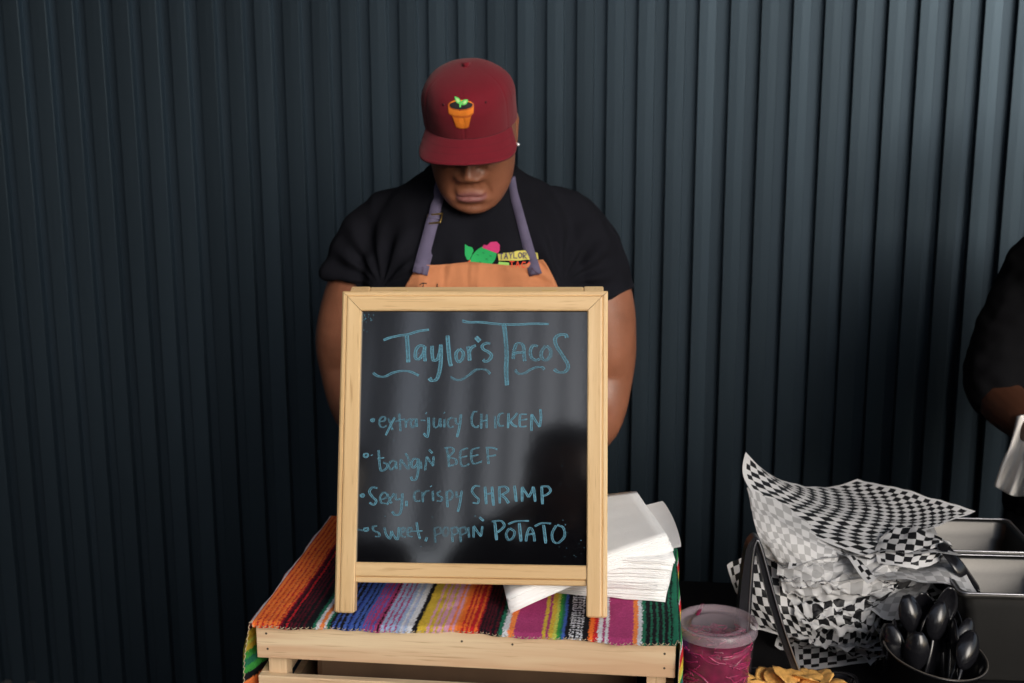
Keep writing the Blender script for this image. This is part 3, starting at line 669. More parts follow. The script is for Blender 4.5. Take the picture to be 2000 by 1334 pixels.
L.new(b_.outputs[0], ms.inputs[1]); L.new(tl.outputs[0], ms.inputs[2]); L.new(ms.outputs[0], n_.nodes['Material Output'].inputs[0])
PG = 'checkered deli papers heaped on the table'
def paper(ctrl, label, amp=.004, fr_=14, seed=0, n=34, size=(.297, .297), group=PG, ridge=0):
    def nf(u, v_, p):
        s = Vector((u*3+seed*7.1, v_*3+seed*3.3, seed))
        a = noise.noise(s*fr_/10); b = noise.noise(s*fr_/4+Vector((9, 2, 1)))
        r_ = abs(noise.noise(s*fr_/7+Vector((4, 4, 4))))
        return Vector((amp*.6*noise.noise(s*fr_/8+Vector((1, 7, 3))), amp*.6*b, amp*a*1.6+amp*.6*b+ridge*(r_-.25)))
    me = patch_mesh(ctrl, n, nf, size); o = link('checkered_paper', me, mc, None, True); return tag(o, label, 'paper', group)
pc = PZ(1650, 1200, TZ+.05)      # middle of the heap
HX, HYc = pc.x, pc.y+.02
same = 'crumpled black and white checkered paper buried in the middle of the heap'
rp = random.Random(21)
NL = 12
for k in range(NL):
    t = k/(NL-1); z = TZ+.012+.165*t
    an = R_(rp.uniform(-35, 55)); dx = Vector((math.cos(an), math.sin(an), 0)); dy = Vector((-dx.y, dx.x, 0))
    hs_ = .096+.046*t+rp.uniform(-.010, .010)
    c0 = Vector((HX+.01+rp.uniform(-.014, .014), HYc+.02*t+rp.uniform(-.015, .015), z))
    up = lambda lo, hi: Vector((0, 0, rp.uniform(lo, hi)))
    F_, R2_, B2_, L2_ = c0-dx*hs_-dy*hs_+up(-.01, .03), c0+dx*hs_-dy*hs_+up(-.01, .03), c0+dx*hs_+dy*hs_+up(-.0, .03), c0-dx*hs_+dy*hs_+up(0, .05)
    for q in (F_, R2_, B2_, L2_):
        q.x = max(q.x, HX-.125)
        if q.z < TZ+.004: q.z = TZ+.004
    g = quad9(F_, R2_, B2_, L2_, {(1, 1): (0, 0, -.012), (0, 1): (0, rp.uniform(-.01, .03), rp.uniform(-.02, .015)), (1, 0): (rp.uniform(-.01, .03), 0, rp.uniform(-.02, .02)), (1, 2): (rp.uniform(-.03, .01), 0, rp.uniform(-.02, .02))})
    for r in g:
        for q in r: q.z = max(q.z, TZ+.003)
    if k % 3 == 1: g = [r[::-1] for r in g]
    paper(g, same, amp=.010, fr_=8 if k % 3 else 13, seed=k+1, ridge=.014, n=44)
# the sheets one can tell apart
F_, R2_, B2_, L2_ = PZ(1700, 1092, .895), PZ(1906, 998, .925), PZ(1676, 934, .945), HY(1456, 884, 1.88)
g = quad9(F_, R2_, B2_, L2_); g[2][1] = PZ(1556, 948, .945); g[1][0] = HY(1495, 990, 1.84); g[1][1] = PZ(1690, 1005, .918); g[0][1] = PZ(1800, 1042, .905); g[1][2] = PZ(1785, 962, .94)
paper(g, 'flat topmost checkered paper with its left corner curled upward', .0030, 12, 31, 48, (.297, .297))
g = [[PZ(1715, 1098, .895), PZ(1780, 1108, .888), PZ(1835, 1098, .885)], [PZ(1712, 1065, .905), PZ(1788, 1070, .908), PZ(1850, 1062, .905)], [PZ(1735, 1036, .915), PZ(1795, 1034, .918), PZ(1862, 1068, .91)]]
paper(g, 'small checkered paper flap bulging at the right front of the heap', .003, 14, 32, 30, (.12, .10))
g = [[HY(1500, 1088, 1.80), HY(1565, 1120, 1.79), HY(1650, 1130, 1.80)], [HY(1478, 1030, 1.80), HY(1545, 1055, 1.79), HY(1640, 1085, 1.80)], [HY(1458, 960, 1.86), HY(1528, 985, 1.86), HY(1700, 1090, 1.88)]]
g = [r[::-1] for r in g]
paper(g, 'pale see-through fold of checkered paper under the curled corner', .006, 9, 33, 40, (.20, .16), ridge=.005)
g = [[HY(1530, 1150, 1.775), HY(1630, 1172, 1.77), HY(1740, 1160, 1.78)], [HY(1520, 1110, 1.79), HY(1625, 1128, 1.765), HY(1750, 1128, 1.785)], [HY(1535, 1078, 1.81), HY(1640, 1092, 1.80), HY(1760, 1098, 1.81)]]
g = [r[::-1] for r in g]
paper(g, 'pale crumpled checkered paper fold across the middle front of the heap', .007, 18, 38, 40, (.17, .08), ridge=.016)
g = [[HY(1570, 1218, 1.772), HY(1660, 1232, 1.765), HY(1715, 1222, 1.78)], [HY(1545, 1180, 1.785), HY(1650, 1195, 1.765), HY(1740, 1180, 1.79)], [HY(1560, 1150, 1.80), HY(1660, 1160, 1.79), HY(1790, 1135, 1.81)]]
paper(g, 'tightly creased checkered paper just left of the spoon bowl', .007, 19, 39, 40, (.15, .08), ridge=.014)
g = [[PZ(1558, 1312, TZ+.004), PZ(1625, 1304, TZ+.004), PZ(1722, 1288, TZ+.005)], [PZ(1552, 1270, TZ+.006), PZ(1625, 1262, TZ+.008), PZ(1700, 1250, TZ+.01)], [PZ(1548, 1232, TZ+.008), PZ(1625, 1226, TZ+.014), PZ(1690, 1222, TZ+.016)]]
paper(g, 'flat checkered paper lowest in the heap, lying on the black table', .001, 9, 34, 30, (.13, .115))
g = [[PZ(1700, 1300, TZ+.012), PZ(1720, 1285, TZ+.015), PZ(1760, 1275, TZ+.015)], [PZ(1665, 1262, TZ+.014), PZ(1700, 1250, TZ+.02), PZ(1740, 1240, TZ+.02)], [PZ(1635, 1238, TZ+.015), PZ(1680, 1225, TZ+.02), PZ(1720, 1215, TZ+.02)]]
paper(g, 'checkered paper corner poking out behind the spoon bowl', .001, 9, 35, 20, (.07, .08))
g = [[HY(1468, 1225, 1.80), HY(1530, 1240, 1.80), HY(1590, 1258, 1.80)], [HY(1440, 1165, 1.82), HY(1500, 1175, 1.79), HY(1580, 1205, 1.79)], [HY(1422, 1104, 1.84), HY(1490, 1092, 1.83), HY(1575, 1150, 1.80)]]
paper(g, 'checkered paper at the left of the heap behind the tongs', .005, 9, 36, 36, (.17, .14), ridge=.006)
g = [[HY(1580, 1250, 1.80), HY(1640, 1262, 1.80), HY(1700, 1245, 1.80)], [HY(1590, 1205, 1.81), HY(1650, 1215, 1.79), HY(1715, 1200, 1.80)], [HY(1600, 1160, 1.83), HY(1660, 1168, 1.82), HY(1735, 1150, 1.82)]]
paper(g, 'folded checkered paper at the front of the heap above the flat one', .007, 20, 37, 36, (.16, .11), ridge=.016)

# ------------------------------------------------------------------ deli container
dc = PZ(1399, 1216, TZ+.14)
def lathe(prof, n=56, mat_=None): 
    return rings([[Vector((r*math.cos(2*math.pi*k/n), r*math.sin(2*math.pi*k/n), z)) for k in range(n)] for r, z in prof], cap=False)
deli = thing('deli_container', 'round clear deli tub of pink pickled onions with a frosted lid', 'container', (dc.x, dc.y, TZ))
link('tub', meshvf(*lathe([(.001, .001), (.046, .001), (.048, .004), (.0545, .112), (.0548, .124), (.0555, .126), (.0555, .136)])), M_clear, deli, True)
link('lid', meshvf(*lathe([(.001, .1375), (.034, .1375), (.0355, .1390), (.037, .1375), (.047, .1365), (.0505, .1375), (.0525, .1425), (.057, .1435), (.0592, .142), (.0592, .128)])), M_lid, deli, True)
for k in range(16):
    a = 2*math.pi*k/16; v, f = tube([(.0556*math.cos(a), .0556*math.sin(a), .113), (.0562*math.cos(a), .0562*math.sin(a), .127)], .0006, 5, roundends=False); link('tub_rib', meshvf(v, f), M_clear, deli)
link('onion_fill', meshvf(*lathe([(.001, .004), (.044, .004), (.0515, .105), (.050, .112), (.03, .118), (.001, .120)])), M_onion, deli, True)
vf = []
for k in range(150):
    a = rnd.uniform(0, 6.28); z = rnd.uniform(.01, .118); rr = .047+.0055*z/.12-rnd.uniform(0, .002); d = rnd.uniform(.2, .6)*rnd.choice((-1, 1)); dz = rnd.uniform(-.02, .02)
    if z+dz*2 < .005 or z+dz*2 > .122: dz = -dz*.3
    vf.append(tube(cr([((rr)*math.cos(a+d*q), rr*math.sin(a+d*q), z+dz*q*q) for q in (0, .5, 1)], 3), rnd.uniform(.001, .0021), 5))
for k in range(40):
    a = rnd.uniform(0, 6.28); r0 = rnd.uniform(0, .035); x0, y0 = r0*math.cos(a), r0*math.sin(a); b = rnd.uniform(0, 6.28)
    vf.append(tube(cr([(x0+.014*q*math.cos(b+q), y0+.014*q*math.sin(b+q), .122+.002*math.sin(q*3)) for q in (-1, 0, 1)], 3), .0013, 5))
o = link('onion_shreds', meshvf(*join(vf)), mat('onion_shred', (.30, .008, .075), .25, var=.5, vscale=80), deli, True); o['kind'] = 'stuff'
v, f = tube(cr([PZ(a, b, TZ+.138)-Vector((dc.x, dc.y, TZ)) for a, b in ((1362, 1200), (1367, 1190), (1372, 1180))], 4), .003, 6, flat=.3); link('onion_smear', meshvf(v, f), M_onion, deli, True)

# clear cup half hidden behind the napkins
cp = PZ(1306, 1166, TZ+.12)
cup = thing('plastic_cup', 'clear plastic cup standing behind the napkins at the crate end', 'cup', (cp.x-.022, cp.y+.08, TZ))
link('cup_wall', meshvf(*lathe([(.001, .001), (.028, .001), (.030, .004), (.038, .128), (.040, .130), (.040, .132), (.037, .131)])), M_cup, cup, True)

# ------------------------------------------------------------------ tongs
tg = thing('tongs', 'black kitchen tongs standing on end beside the onion tub', 'tongs')
def arm(pts, wd, flange, h0, name):
    P_ = cr([Vector((x, y, 0)) for x, y in pts], 6); n = len(P_); V, F = [], []
    W3 = [HY(p.x, p.y, h0) for p in P_]; right = RY @ Vector((1, 0, 0)); fw = RY @ Vector((0, 1, 0))
    secs = []
    for i, p in enumerate(W3):
        t = (W3[min(i+1, n-1)]-W3[max(i-1, 0)]).normalized(); sdv = t.cross(fw).normalized(); q = i/(n-1)
        w0 = np.interp(q, *wd); fl = flange
        # a folded channel: web turned to the left, flange facing the viewer
        sec = [p-sdv*w0/2+fw*.020, p-sdv*w0/2, p+sdv*(w0/2-.003)-fw*.001, p+sdv*w0/2+fw*.002, p+sdv*w0/2+fw*.020, p+sdv*(w0/2-.0014)+fw*.020, p+sdv*(w0/2-.0016)+fw*.003, p+sdv*(w0/2-.004)+fw*.0009, p-sdv*(w0/2-.0012)+fw*.0014, p-sdv*(w0/2-.0014)+fw*.020]
        secs.append(sec)
    v, f = rings(secs); return link(name, meshvf(v, f), M_tongs, tg)
LA = [(1474, 1056), (1466, 1080), (1459, 1150), (1452, 1240), (1445, 1345)]; RA = [(1478, 1056), (1486, 1080), (1504, 1150), (1527, 1230), (1556, 1312)]
arm(LA, ([0, .1, .5, 1], [.008, .012, .018, .021]), .008, 1.70, 'tong_arm')
arm(RA, ([0, .1, .5, 1], [.007, .010, .012, .011]), .008, 1.702, 'tong_arm')
arm([(1465, 1078), (1468, 1060), (1476, 1052), (1484, 1060), (1488, 1078)], ([0, 1], [.004, .004]), .008, 1.699, 'hinge_bend')
M_edge = mat('highlight_rim_steel', (.42, .42, .45), .35, metal=.9)  # bright steel; on the tongs it paints the highlights along the arms
for A_, dx_ in ((LA, 9), (RA, 6)):
    link('edge_highlight', meshvf(*tube(cr([HY(x+dx_*(.5+.5*i/4), y, 1.6985) for i, (x, y) in enumerate(A_)], 5), .0012, 6)), M_edge, tg, True)

# ------------------------------------------------------------------ steel pans
def rrect(hx, hy, r, z, n=6):
    out = []
    for cx, cy, a0 in ((hx-r, hy-r, 0), (-hx+r, hy-r, 90), (-hx+r, -hy+r, 180), (hx-r, -hy+r, 270)):
        for k in range(n+1):
            a = R_(a0+90*k/n); out.append(Vector((cx+r*math.cos(a), cy+r*math.sin(a), z)))
    return out
def pan(cx, cy, zr, label, rot=0):
    t = thing('steel_pan', label, 'pan', (cx, cy, zr), (0, 0, rot), 'steel food pans on the table')
    hx, hy = .088, .081; dp = zr-TZ-.003
    pr = [(hx-.001, hy-.001, .012, -.006), (hx, hy, .012, -.001), (hx-.001, hy-.001, .012, .0008), (hx-.004, hy-.004, .012, .0012), (hx-.0095, hy-.0095, .016, 0), (hx-.012, hy-.012, .018, -.004), (hx-.0135, hy-.0135, .018, -.027), (hx-.019, hy-.019, .02, -.0315), (hx-.0255, hy-.0255, .022, -dp+.008), (hx-.032, hy-.032, .018, -dp+.002), (.01, .01, .005, -dp+.0015)]
    v, f = rings([rrect(a, b, c, d) for a, b, c, d in pr], cap=False); link('pan_body', meshvf(v, f), M_steel, t, True)
    pr = [(hx-.0105, hy-.0105, .018, -.0045), (hx-.0128, hy-.0128, .018, -.0285), (hx-.0155, hy-.0155, .02, -.0318), (hx-.0225, hy-.0225, .022, -dp+.006), (hx-.030, hy-.030, .018, -dp), (.01, .01, .005, -dp)]
    v, f = rings([rrect(a, b, c, d) for a, b, c, d in pr], cap=False); link('pan_outside', meshvf(v, [tuple(reversed(q)) for q in f]), M_steel2, t, True)
    v, f = tube([p for p in rrect(hx-.003, hy-.003, .012, .0010)]+[rrect(hx-.003, hy-.003, .012, .0010)[0]], .0016, 6, roundends=False); link('rim', meshvf(v, f), M_edge, t, True)
    return t
zr = TZ+.155
c1 = PZ(1872, 1163, zr); c2 = PZ(1872, 1084, zr); ang = YAW*.6
pan(c1.x+.086, c1.y+.088, zr, 'front stainless steel food pan with a black spoon handle leaning in it', ang*.5)
pan(c1.x+.080, c1.y+.088+.170, zr+.001, 'rear empty stainless steel food pan beside the checkered paper', ang*.5)
o = box('table_riser', (c1.x-.01, c1.y+.01, TZ+.0005, c1.x+.6, c1.y+.36, TZ+.002), M_black); bpy.data.objects.remove(o)
# serving spoon handle
hp_ = [PZ(1846, 1072, zr+.035), PZ(1875, 1110, zr+.012), PZ(1906, 1155, zr-.035)]
lad = thing('serving_spoon', 'flat black serving spoon leaning in the front steel pan', 'spoon')
v, f = tube(cr(hp_, 6), [.013]*13, 12, flat=.22, up=Vector((0, 0, 1))); link('handle', meshvf(v, f), M_blackpl, lad, True)
v, f = tube([hp_[-1], hp_[-1]+(hp_[-1]-hp_[1])*.7+Vector((0, 0, -.02))], [.010, .022], 12, flat=.3); link('spoon_bowl', meshvf(v, f), M_blackpl, lad, True)

# ------------------------------------------------------------------ bowl of plastic cutlery
bc = PZ(1808, 1262, TZ+.085)
bowl = thing('cutlery_bowl', 'round smoked plastic bowl crammed with black plastic spoons', 'bowl', (bc.x, bc.y, TZ), (R_(6), R_(8), 0))
link('bowl_wall', meshvf(*lathe([(.001, .012), (.045, .012), (.052, .018), (.0715, .083), (.0745, .0845), (.0758, .083), (.0750, .081), (.0725, .080), (.054, .014), (.046, .0095), (.001, .0095)])), M_bowl, bowl, True)
v, f = lathe([(.0738, .0846), (.0750, .0856), (.0762, .0846)]); link('rim', meshvf(v, f), mat('rim_gloss', (.09, .08, .07), .15), bowl, True)
def spoon_mesh():
    V, F = [], []; n, m_ = 13, 11; Ls, Ws = .060, .019
    for j in range(n):
        t = j/(n-1); wv = Ws*math.sin(math.pi*min(1, max(.0, .04+.92*t)))**.62; z = -Ls/2+Ls*t
        for i in range(m_):
            s = -1+2*i/(m_-1); V.append((s*wv, .010*(s*s-1)*math.sin(math.pi*(.05+.9*t))**.8, z))
    F += grid_faces(m_, n)
    off = len(V)
    V2 = [(x, y+.0012, z) for x, y, z in V]; V += V2; F += [tuple(reversed([i+off for i in q])) for q in grid_faces(m_, n)]
    bd_ = [i for i in range(m_)]+[m_*(j+1)-1 for j in range(1, n)]+[m_*(n-1)+i for i in range(m_-2, -1, -1)]+[m_*j for j in range(n-2, 0, -1)]
    for a, b in zip(bd_, bd_[1:]+bd_[:1]): F.append((a, off+a, off+b, b))
    head = meshvf(V, F)
    v, f = tube(cr([(0, .0006, -Ls/2+.003), (0, -.002, -Ls/2-.02), (0, .0, -Ls/2-.085)], 4), [.0035, .0035, .0035, .0035, .004, .004, .0045, .005, .0055][:9], 8, flat=.45, up=Vector((0, 1, 0)))
    return head, meshvf(v, f)
hm, km = spoon_mesh()
sp_list = [  # px, py of the head middle, height, yaw, tilt x, tilt y, label
 (1779, 1200, .125, 20, -12, -14, 'shiny black plastic spoon standing at the upper left of the cutlery bowl'),
 (1848, 1185, .135, 200, -8, 10, 'tallest black plastic spoon in the cutlery bowl, hollow side showing'),
 (1832, 1212, .118, 15, -18, 14, 'glossy black plastic spoon in the centre of the bowl, back side facing out'),
 (1803, 1196, .122, 190, -6, -4, 'black plastic spoon between the two glossy ones in the bowl'),
 (1890, 1270, .088, 10, -30, 24, 'low black plastic spoon at the right of the bowl, rounded back up'),
 (1884, 1245, .098, 25, -24, 22, 'second low spoon at the right, just above the lowest one')]
gen = 'black plastic spoon packed deep among the others in the bowl'
for k in range(14):
    sp_list.append((1742+rnd.uniform(0, 1)*138, 1236+rnd.uniform(-28, 40), .085+rnd.uniform(-.012, .02), rnd.uniform(0, 360), rnd.uniform(-26, 10), rnd.uniform(-18, 22), gen))
s0 = None
for px, py, hz, yw, tx, ty, lb in sp_list:
    p = PZ(px, py, TZ+hz)
    if s0 is None:
        s0 = thing('plastic_spoon', lb, 'spoon', group='black plastic spoons in the bowl'); link('spoon_head', hm, M_blackpl, s0, True); link('handle', km, M_blackpl, s0, True); t = s0
    else:
        t = s0.copy(); C.objects.link(t); t['label'] = lb
        for ch in list(s0.children): c = ch.copy(); C.objects.link(c); c.parent = t
    t.location = p; t.rotation_euler = (Matrix.Rotation(R_(ty), 3, 'Y') @ Matrix.Rotation(R_(tx), 3, 'X') @ Matrix.Rotation(R_(yw), 3, 'Z')).to_euler()

# ------------------------------------------------------------------ chips in a tray
tc0 = PZ(1545, 1345, TZ+.03)
tray = thing('chip_tray', 'black tray of fried golden chips at the table front', 'tray', (tc0.x, tc0.y, TZ))
v, f = rings([rrect(a, b, .02, z) for a, b, z in ((.10, .07, .0235), (.103, .073, .025), (.105, .075, .0245), (.102, .072, .022), (.09, .06, .003), (.02, .02, .003)) ], cap=False)
link('tray_body', meshvf(v, f), M_blackpl, tray, True)
def chip(seed):
    rc = random.Random(seed); V = []; n, m_ = 20, 5; ph = [rc.uniform(0, 6) for _ in range(4)]
    def pt(a, r, s):
        R0 = .0225*(1+.10*math.sin(2*a+ph[0])+.07*math.sin(3*a+ph[1])+.04*math.sin(7*a+ph[2])); x, y = R0*r*math.cos(a), R0*r*math.sin(a)
        z = s*.0021*(1-r**4)+.006*(x/.02)**2*math.sin(ph[3])+.0035*noise.noise((x*90+seed, y*90, s)); return Vector((x, y, z))
    rs = [[pt(2*math.pi*k/n, r, -1) for k in range(n)] for r in (.15, .5, .85)]+[[pt(2*math.pi*k/n, r, 1) for k in range(n)] for r in (1, .85, .5, .15)]
    return meshvf(*rings(rs))
CH = [(1440, 1336, 0), (1468, 1338, 1), (1497, 1334, 0), (1517, 1326, 1), (1537, 1320, 2), (1562, 1332, 1), (1577, 1322, 2), (1600, 1324, 2), (1622, 1336, 1), (1548, 1345, 1), (1520, 1350, 0), (1590, 1345, 1), (1480, 1352, 0), (1614, 1350, 0), (1560, 1360, 1), (1447, 1352, 0)]
for k, (px, py, lv) in enumerate(CH):
    z = TZ+.022+.009*lv; p = PZ(px, py, z); o = link('chip', chip(k), M_chip, None, True); o.location = p
    o.rotation_euler = (rnd.uniform(-.2, .7), rnd.uniform(-.4, .4), rnd.uniform(0, 6))
    tag(o, ['golden fried chip highest on the little pile', 'golden fried chip in the pile on the black tray'][0 if k == 7 else 1], 'chip', 'golden chips on the black tray')

# ------------------------------------------------------------------ people
def skin_chain(pts, n=16): 
    return tube([p[:3] for p in pts], [p[3] for p in pts], n)
def subdiv(pts, k=5):
    P_ = interp_rows(pts, (len(pts)-1)*k+1); return [tuple(p) for p in P_]
def hand(wrist, dirv, palm_n, side, sc=1.0, curl=.5):
    """palm plus five bent fingers rooted in it"""
    d = Vector(dirv).normalized(); nrm = Vector(palm_n).normalized(); nrm = (nrm-d*nrm.dot(d)).normalized(); s = d.cross(nrm)*side
    W0 = Vector(wrist); out = []
    pv = [[W0+d*t*sc+s*(math.cos(a)*wd)*sc+nrm*(math.sin(a)*th)*sc for a in [2*math.pi*k/16 for k in range(16)]] for t, wd, th in ((-.01, .024, .020), (.02, .032, .017), (.05, .040, .0155), (.078, .042, .014), (.092, .036, .010))]
    out.append(rings(pv))
    for i, (o_, ln) in enumerate(((-.030, .068), (-.010, .078), (.011, .073), (.030, .056))):
        b = W0+d*.078*sc+s*o_*sc; pts = [b]; ang = 0; dd = d
        for q, fr2 in enumerate((.45, .32, .23)):
            ang += curl*(.7 if q else .45); dd = (d*math.cos(ang)+nrm*math.sin(ang)+s*(o_*1.2)).normalized(); pts.append(pts[-1]+dd*ln*fr2*sc)
        out.append(tube(pts, [.0095*sc, .0088*sc, .008*sc, .007*sc], 10))
    b = W0+d*.022*sc-s*.028*sc; pts = [b, b+(d*.7-s*.7+nrm*.25).normalized()*.034*sc]; pts.append(pts[-1]+(d*.9-s*.35+nrm*.35).normalized()*.028*sc); pts.append(pts[-1]+(d-s*.05+nrm*.5).normalized()*.022*sc)
    out.append(tube(pts, [.013*sc, .011*sc, .0098*sc, .008*sc], 10))
    return out

# --- head of the vendor, local frame: -y is the face, z up, origin between the ears
HROWS = [(-.124, .016, -.070, -.040), (-.121, .028, -.080, -.020), (-.112, .046, -.0865, .005), (-.098, .0590, -.0885, .03), (-.080, .0685, -.087, .05), (-.060, .0735, -.086, .062), (-.040, .0755, -.0855, .070),
         (-.020, .0775, -.0855, .078), (0, .0780, -.084, .086), (.03, .0760, -.087, .094), (.06, .0710, -.085, .094), (.09, .058, -.068, .080), (.108, .038, -.045, .055), (.115, .014, -.015, .02)]
def G(x, x0, s): return math.exp(-((x-x0)/s)**2/2)
def face_d(x, h, y):
    """forward relief of the face at (x, h)"""
    d = 0; ax = abs(x)
    br = np.interp(h, [-.0535, -.049, -.0425, -.035, -.022, 0, .018, .03], [0, .006, .0215, .0255, .0185, .011, .006, 0])
    wdt = np.interp(h, [-.055, -.042, -.024, .02], [.0135, .0128, .0098, .0085])
    d += br*math.exp(-(ax/wdt)**2.6*.8)
    d += .0140*G(ax, .0178, .0060)*G(h, -.0415, .0062)             # wings of the nose
    d -= .0070*G(ax, .0090, .0036)*G(h, -.0505, .0028)            # nostrils
    d -= .0012*G(x, 0, .0035)*G(h, -.0640, .005)
    # mouth, a full pair of lips
    mw = .0275; k = max(0, 1-(ax/mw)**2)
    d += .0052*k**.7*G(h, -.0750+.0015*G(x, 0, .006)-.002*(ax/mw)**2, .0050)
    d += .0072*k**.6*G(h, -.0865+.004*(ax/mw)**2, .0056)
    d -= .0062*k**.35*G(h, -.0808+.0012*G(x, 0, .005), .0016)
    d += .0008*G(h, -.078, .014)*G(x, 0, .03)
    d -= .0030*G(ax, .030, .0045)*G(h, -.077, .006)
    d -= .0045*G(h, -.0990, .0045)*G(x, 0, .020)
    d += .0055*G(h, -.112, .010)*G(x, 0, .017)
    # eyes, lids lowered
    d -= .0105*G(ax, .031, .014)*G(h, .006, .011)
    d += .0085*G(ax, .031, .0115)*G(h, .003, .0080)
    d -= .0020*G(h, -.0045-.10*(ax-.031)**2*10, .0012)*G(ax, .031, .010)
    d += .0050*G(h, .028-.25*max(0, ax-.03), .007)*G(ax, .030, .018)
    # cheeks and the fold beside the nose
    d += .0075*G(ax, .043, .017)*G(h, -.034, .018)
    fx = .021+(-.045-h)*.45
    if -.085 < h < -.036: d -= .0020*G(ax, fx, .0032)*G(h, -.058, .015)
    d += .004*G(ax, .045, .018)*G(h, -.085, .02)
    return d
def head_vf():
    rows = interp_rows(HROWS, 150); rs = []
    for h, hw, yf, yb in rows:
        n = 260; r = []; cy = yf+(yb-yf)*.47
        for k in range(n):
            a = 2*math.pi*k/n-math.pi/2; c_, s_ = math.cos(a), math.sin(a); e = 2.25
            x = max(hw, .001)*math.copysign(abs(c_)**(2/e), c_)
            y = cy+(cy-yf if s_ < 0 else yb-cy)*math.copysign(abs(s_)**(2/e), s_)
            if s_ < 0: y -= face_d(x, h, y)*min(1, (-s_)*1.6)
            r.append(Vector((x, y, h)))
        rs.append(r)
    v, f = rings(rs); out = [(v, f)]
    for sgn in (-1, 1):      # ears
        v, f = tube(cr([(sgn*.073, .012, -.030), (sgn*.0755, .020, -.012), (sgn*.077, .027, .006), (sgn*.077, .022, .018), (sgn*.076, .008, .018), (sgn*.073, .004, .002)], 4), .0052, 8)
        out.append((v, f)); v, f = tube([(sgn*.0725, .010, -.026), (sgn*.0745, .019, .012)], [.008, .010], 10, flat=.5); out.append((v, f))
    return out
VX = (925-1000)/FOC*2.36; VY = 2.315
vend = thing('person', 'person in a maroon cap, black t-shirt and rust apron looking down behind the sign', 'person', RY @ Vector((VX, VY, 0)), (0, 0, YAW))
VM = Matrix.Translation(RY @ Vector((VX, VY, 0))) @ Matrix.Rotation(YAW, 4, 'Z')
HM = Matrix.Translation((.004, -.113, 1.537)) @ Matrix.Rotation(R_(-3.5), 4, 'Y') @ Matrix.Rotation(R_(26), 4, 'X') @ Matrix.Rotation(R_(-5.0), 4, 'Z')
def xf(M, vf): return ([M @ Vector(p) for p in vf[0]], vf[1])
parts = [xf(HM, q) for q in head_vf()]
parts.append(tube(subdiv([(0, .045, 1.40, .075), (-.002, .01, 1.45, .066), (-.003, -.04, 1.485, .062)]) and [(0, .045, 1.39), (-.002, .015, 1.44), (-.003, -.055, 1.485)], [.082, .068, .060], 28))
parts.append(rings([ell(z, cx, hw, yf, yb, 36) for z, cx, hw, yf, yb in [(.85, 0, .19, -.13, .13), (1.05, 0, .195, -.15, .125), (1.2, 0, .19, -.135, .12), (1.32, 0, .185, -.11, .115), (1.39, 0, .15, -.07, .10), (1.435, 0, .085, -.04, .08)]]))
armL = subdiv([(-.14, .02, 1.32, .060), (-.204, .008, 1.25, .066), (-.236, .0, 1.15, .0665), (-.238, -.002, 1.075, .058), (-.215, -.05, 1.01, .052), (-.16, -.15, .985, .043), (-.11, -.235, .975, .029)])
armR = subdiv([(.165, .02, 1.33, .068), (.230, .008, 1.23, .070), (.2465, .0, 1.13, .0665), (.247, -.002, 1.055, .059), (.228, -.05, .985, .052), (.17, -.15, .968, .043), (.115, -.235, .962, .029)])
parts += [skin_chain(armL, 56), skin_chain(armR, 56)]
parts += hand((-.11, -.235, .975), (.45, -.85, -.15), (0, .1, -1), 1, curl=.5); parts += hand((.115, -.235, .962), (-.5, -.82, -.12), (0, .1, -1), -1, curl=.6)
body = remesh(*join(parts), .0023, 3)
body.materials.append(M_skin)
bo = link('body', body, None, vend)
# lips: a colour of their own, placed on the face
n_ = M_skin.node_tree; L = n_.links; bb = n_.nodes['Principled BSDF']
lc = body.color_attributes.new('lip', 'FLOAT_COLOR', 'POINT'); HI = HM.inverted(); arr = np.zeros((len(body.vertices), 4), dtype=np.float32); arr[:, 3] = 1
for i, vv in enumerate(body.vertices):
    q = HI @ vv.co
    if q.y < -.06 and -.105 < q.z < -.06 and abs(q.x) < .034:
        k = max(0, 1-(abs(q.x)/.029)**2); up_, lo_ = -.0710-.0065*(abs(q.x)/.029)**2+.0*abs(q.x), -.0935+.0095*(abs(q.x)/.029)**2
        if k > 0: arr[i, 0] = 1/(1+math.exp(-(up_-q.z)/.0010))*1/(1+math.exp(-(q.z-lo_)/.0012))*min(1, k*4)
    if q.y < -.05 and abs(q.z-.003) < .012 and .018 < abs(q.x) < .044 and abs(q.z+.0045) < .0016: arr[i, 1] = 1
lc.data.foreach_set('color', arr.ravel())
la = n_.nodes.new('ShaderNodeAttribute'); la.attribute_name = 'lip'; ls = n_.nodes.new('ShaderNodeSeparateColor'); L.new(la.outputs['Color'], ls.inputs[0])
src = bb.inputs['Base Color'].links[0].from_socket
x1 = n_.nodes.new('ShaderNodeMix'); x1.data_type = 'RGBA'; L.new(ls.outputs[0], x1.inputs[0]); L.new(src, x1.inputs[6]); x1.inputs[7].default_value = (.24, .092, .085, 1)
x2 = n_.nodes.new('ShaderNodeMix'); x2.data_type = 'RGBA'; L.new(ls.outputs[1], x2.inputs[0]); L.new(x1.outputs[2], x2.inputs[6]); x2.inputs[7].default_value = (.02, .012, .01, 1)
L.new(x2.outputs[2], bb.inputs['Base Color'])
# ear stud
v, f = tube([(.0765, .006, -.0320), (.0800, .004, -.0320)], .0035, 10); link('earring', meshvf(*xf(HM, (v, f))), M_earring, vend, True)
# short hair under the cap
hr = [[HM @ Vector((x*1.02, y*1.02, z)) for x, y, z in [tuple(p) for p in ell(h, 0, hw+.003, -.03, yb+.004, 40)]] for h, hw, yf, yb in ((-.045, .060, 0, .068), (-.02, .0745, 0, .078), (.0, .075, 0, .086), (.03, .0738, 0, .093), (.06, .068, 0, .093))]
link('hair', meshvf(*rings(hr)), mat('short_black_hair', (.012, .010, .009), .8, bump=1, bscale=400), vend, True)

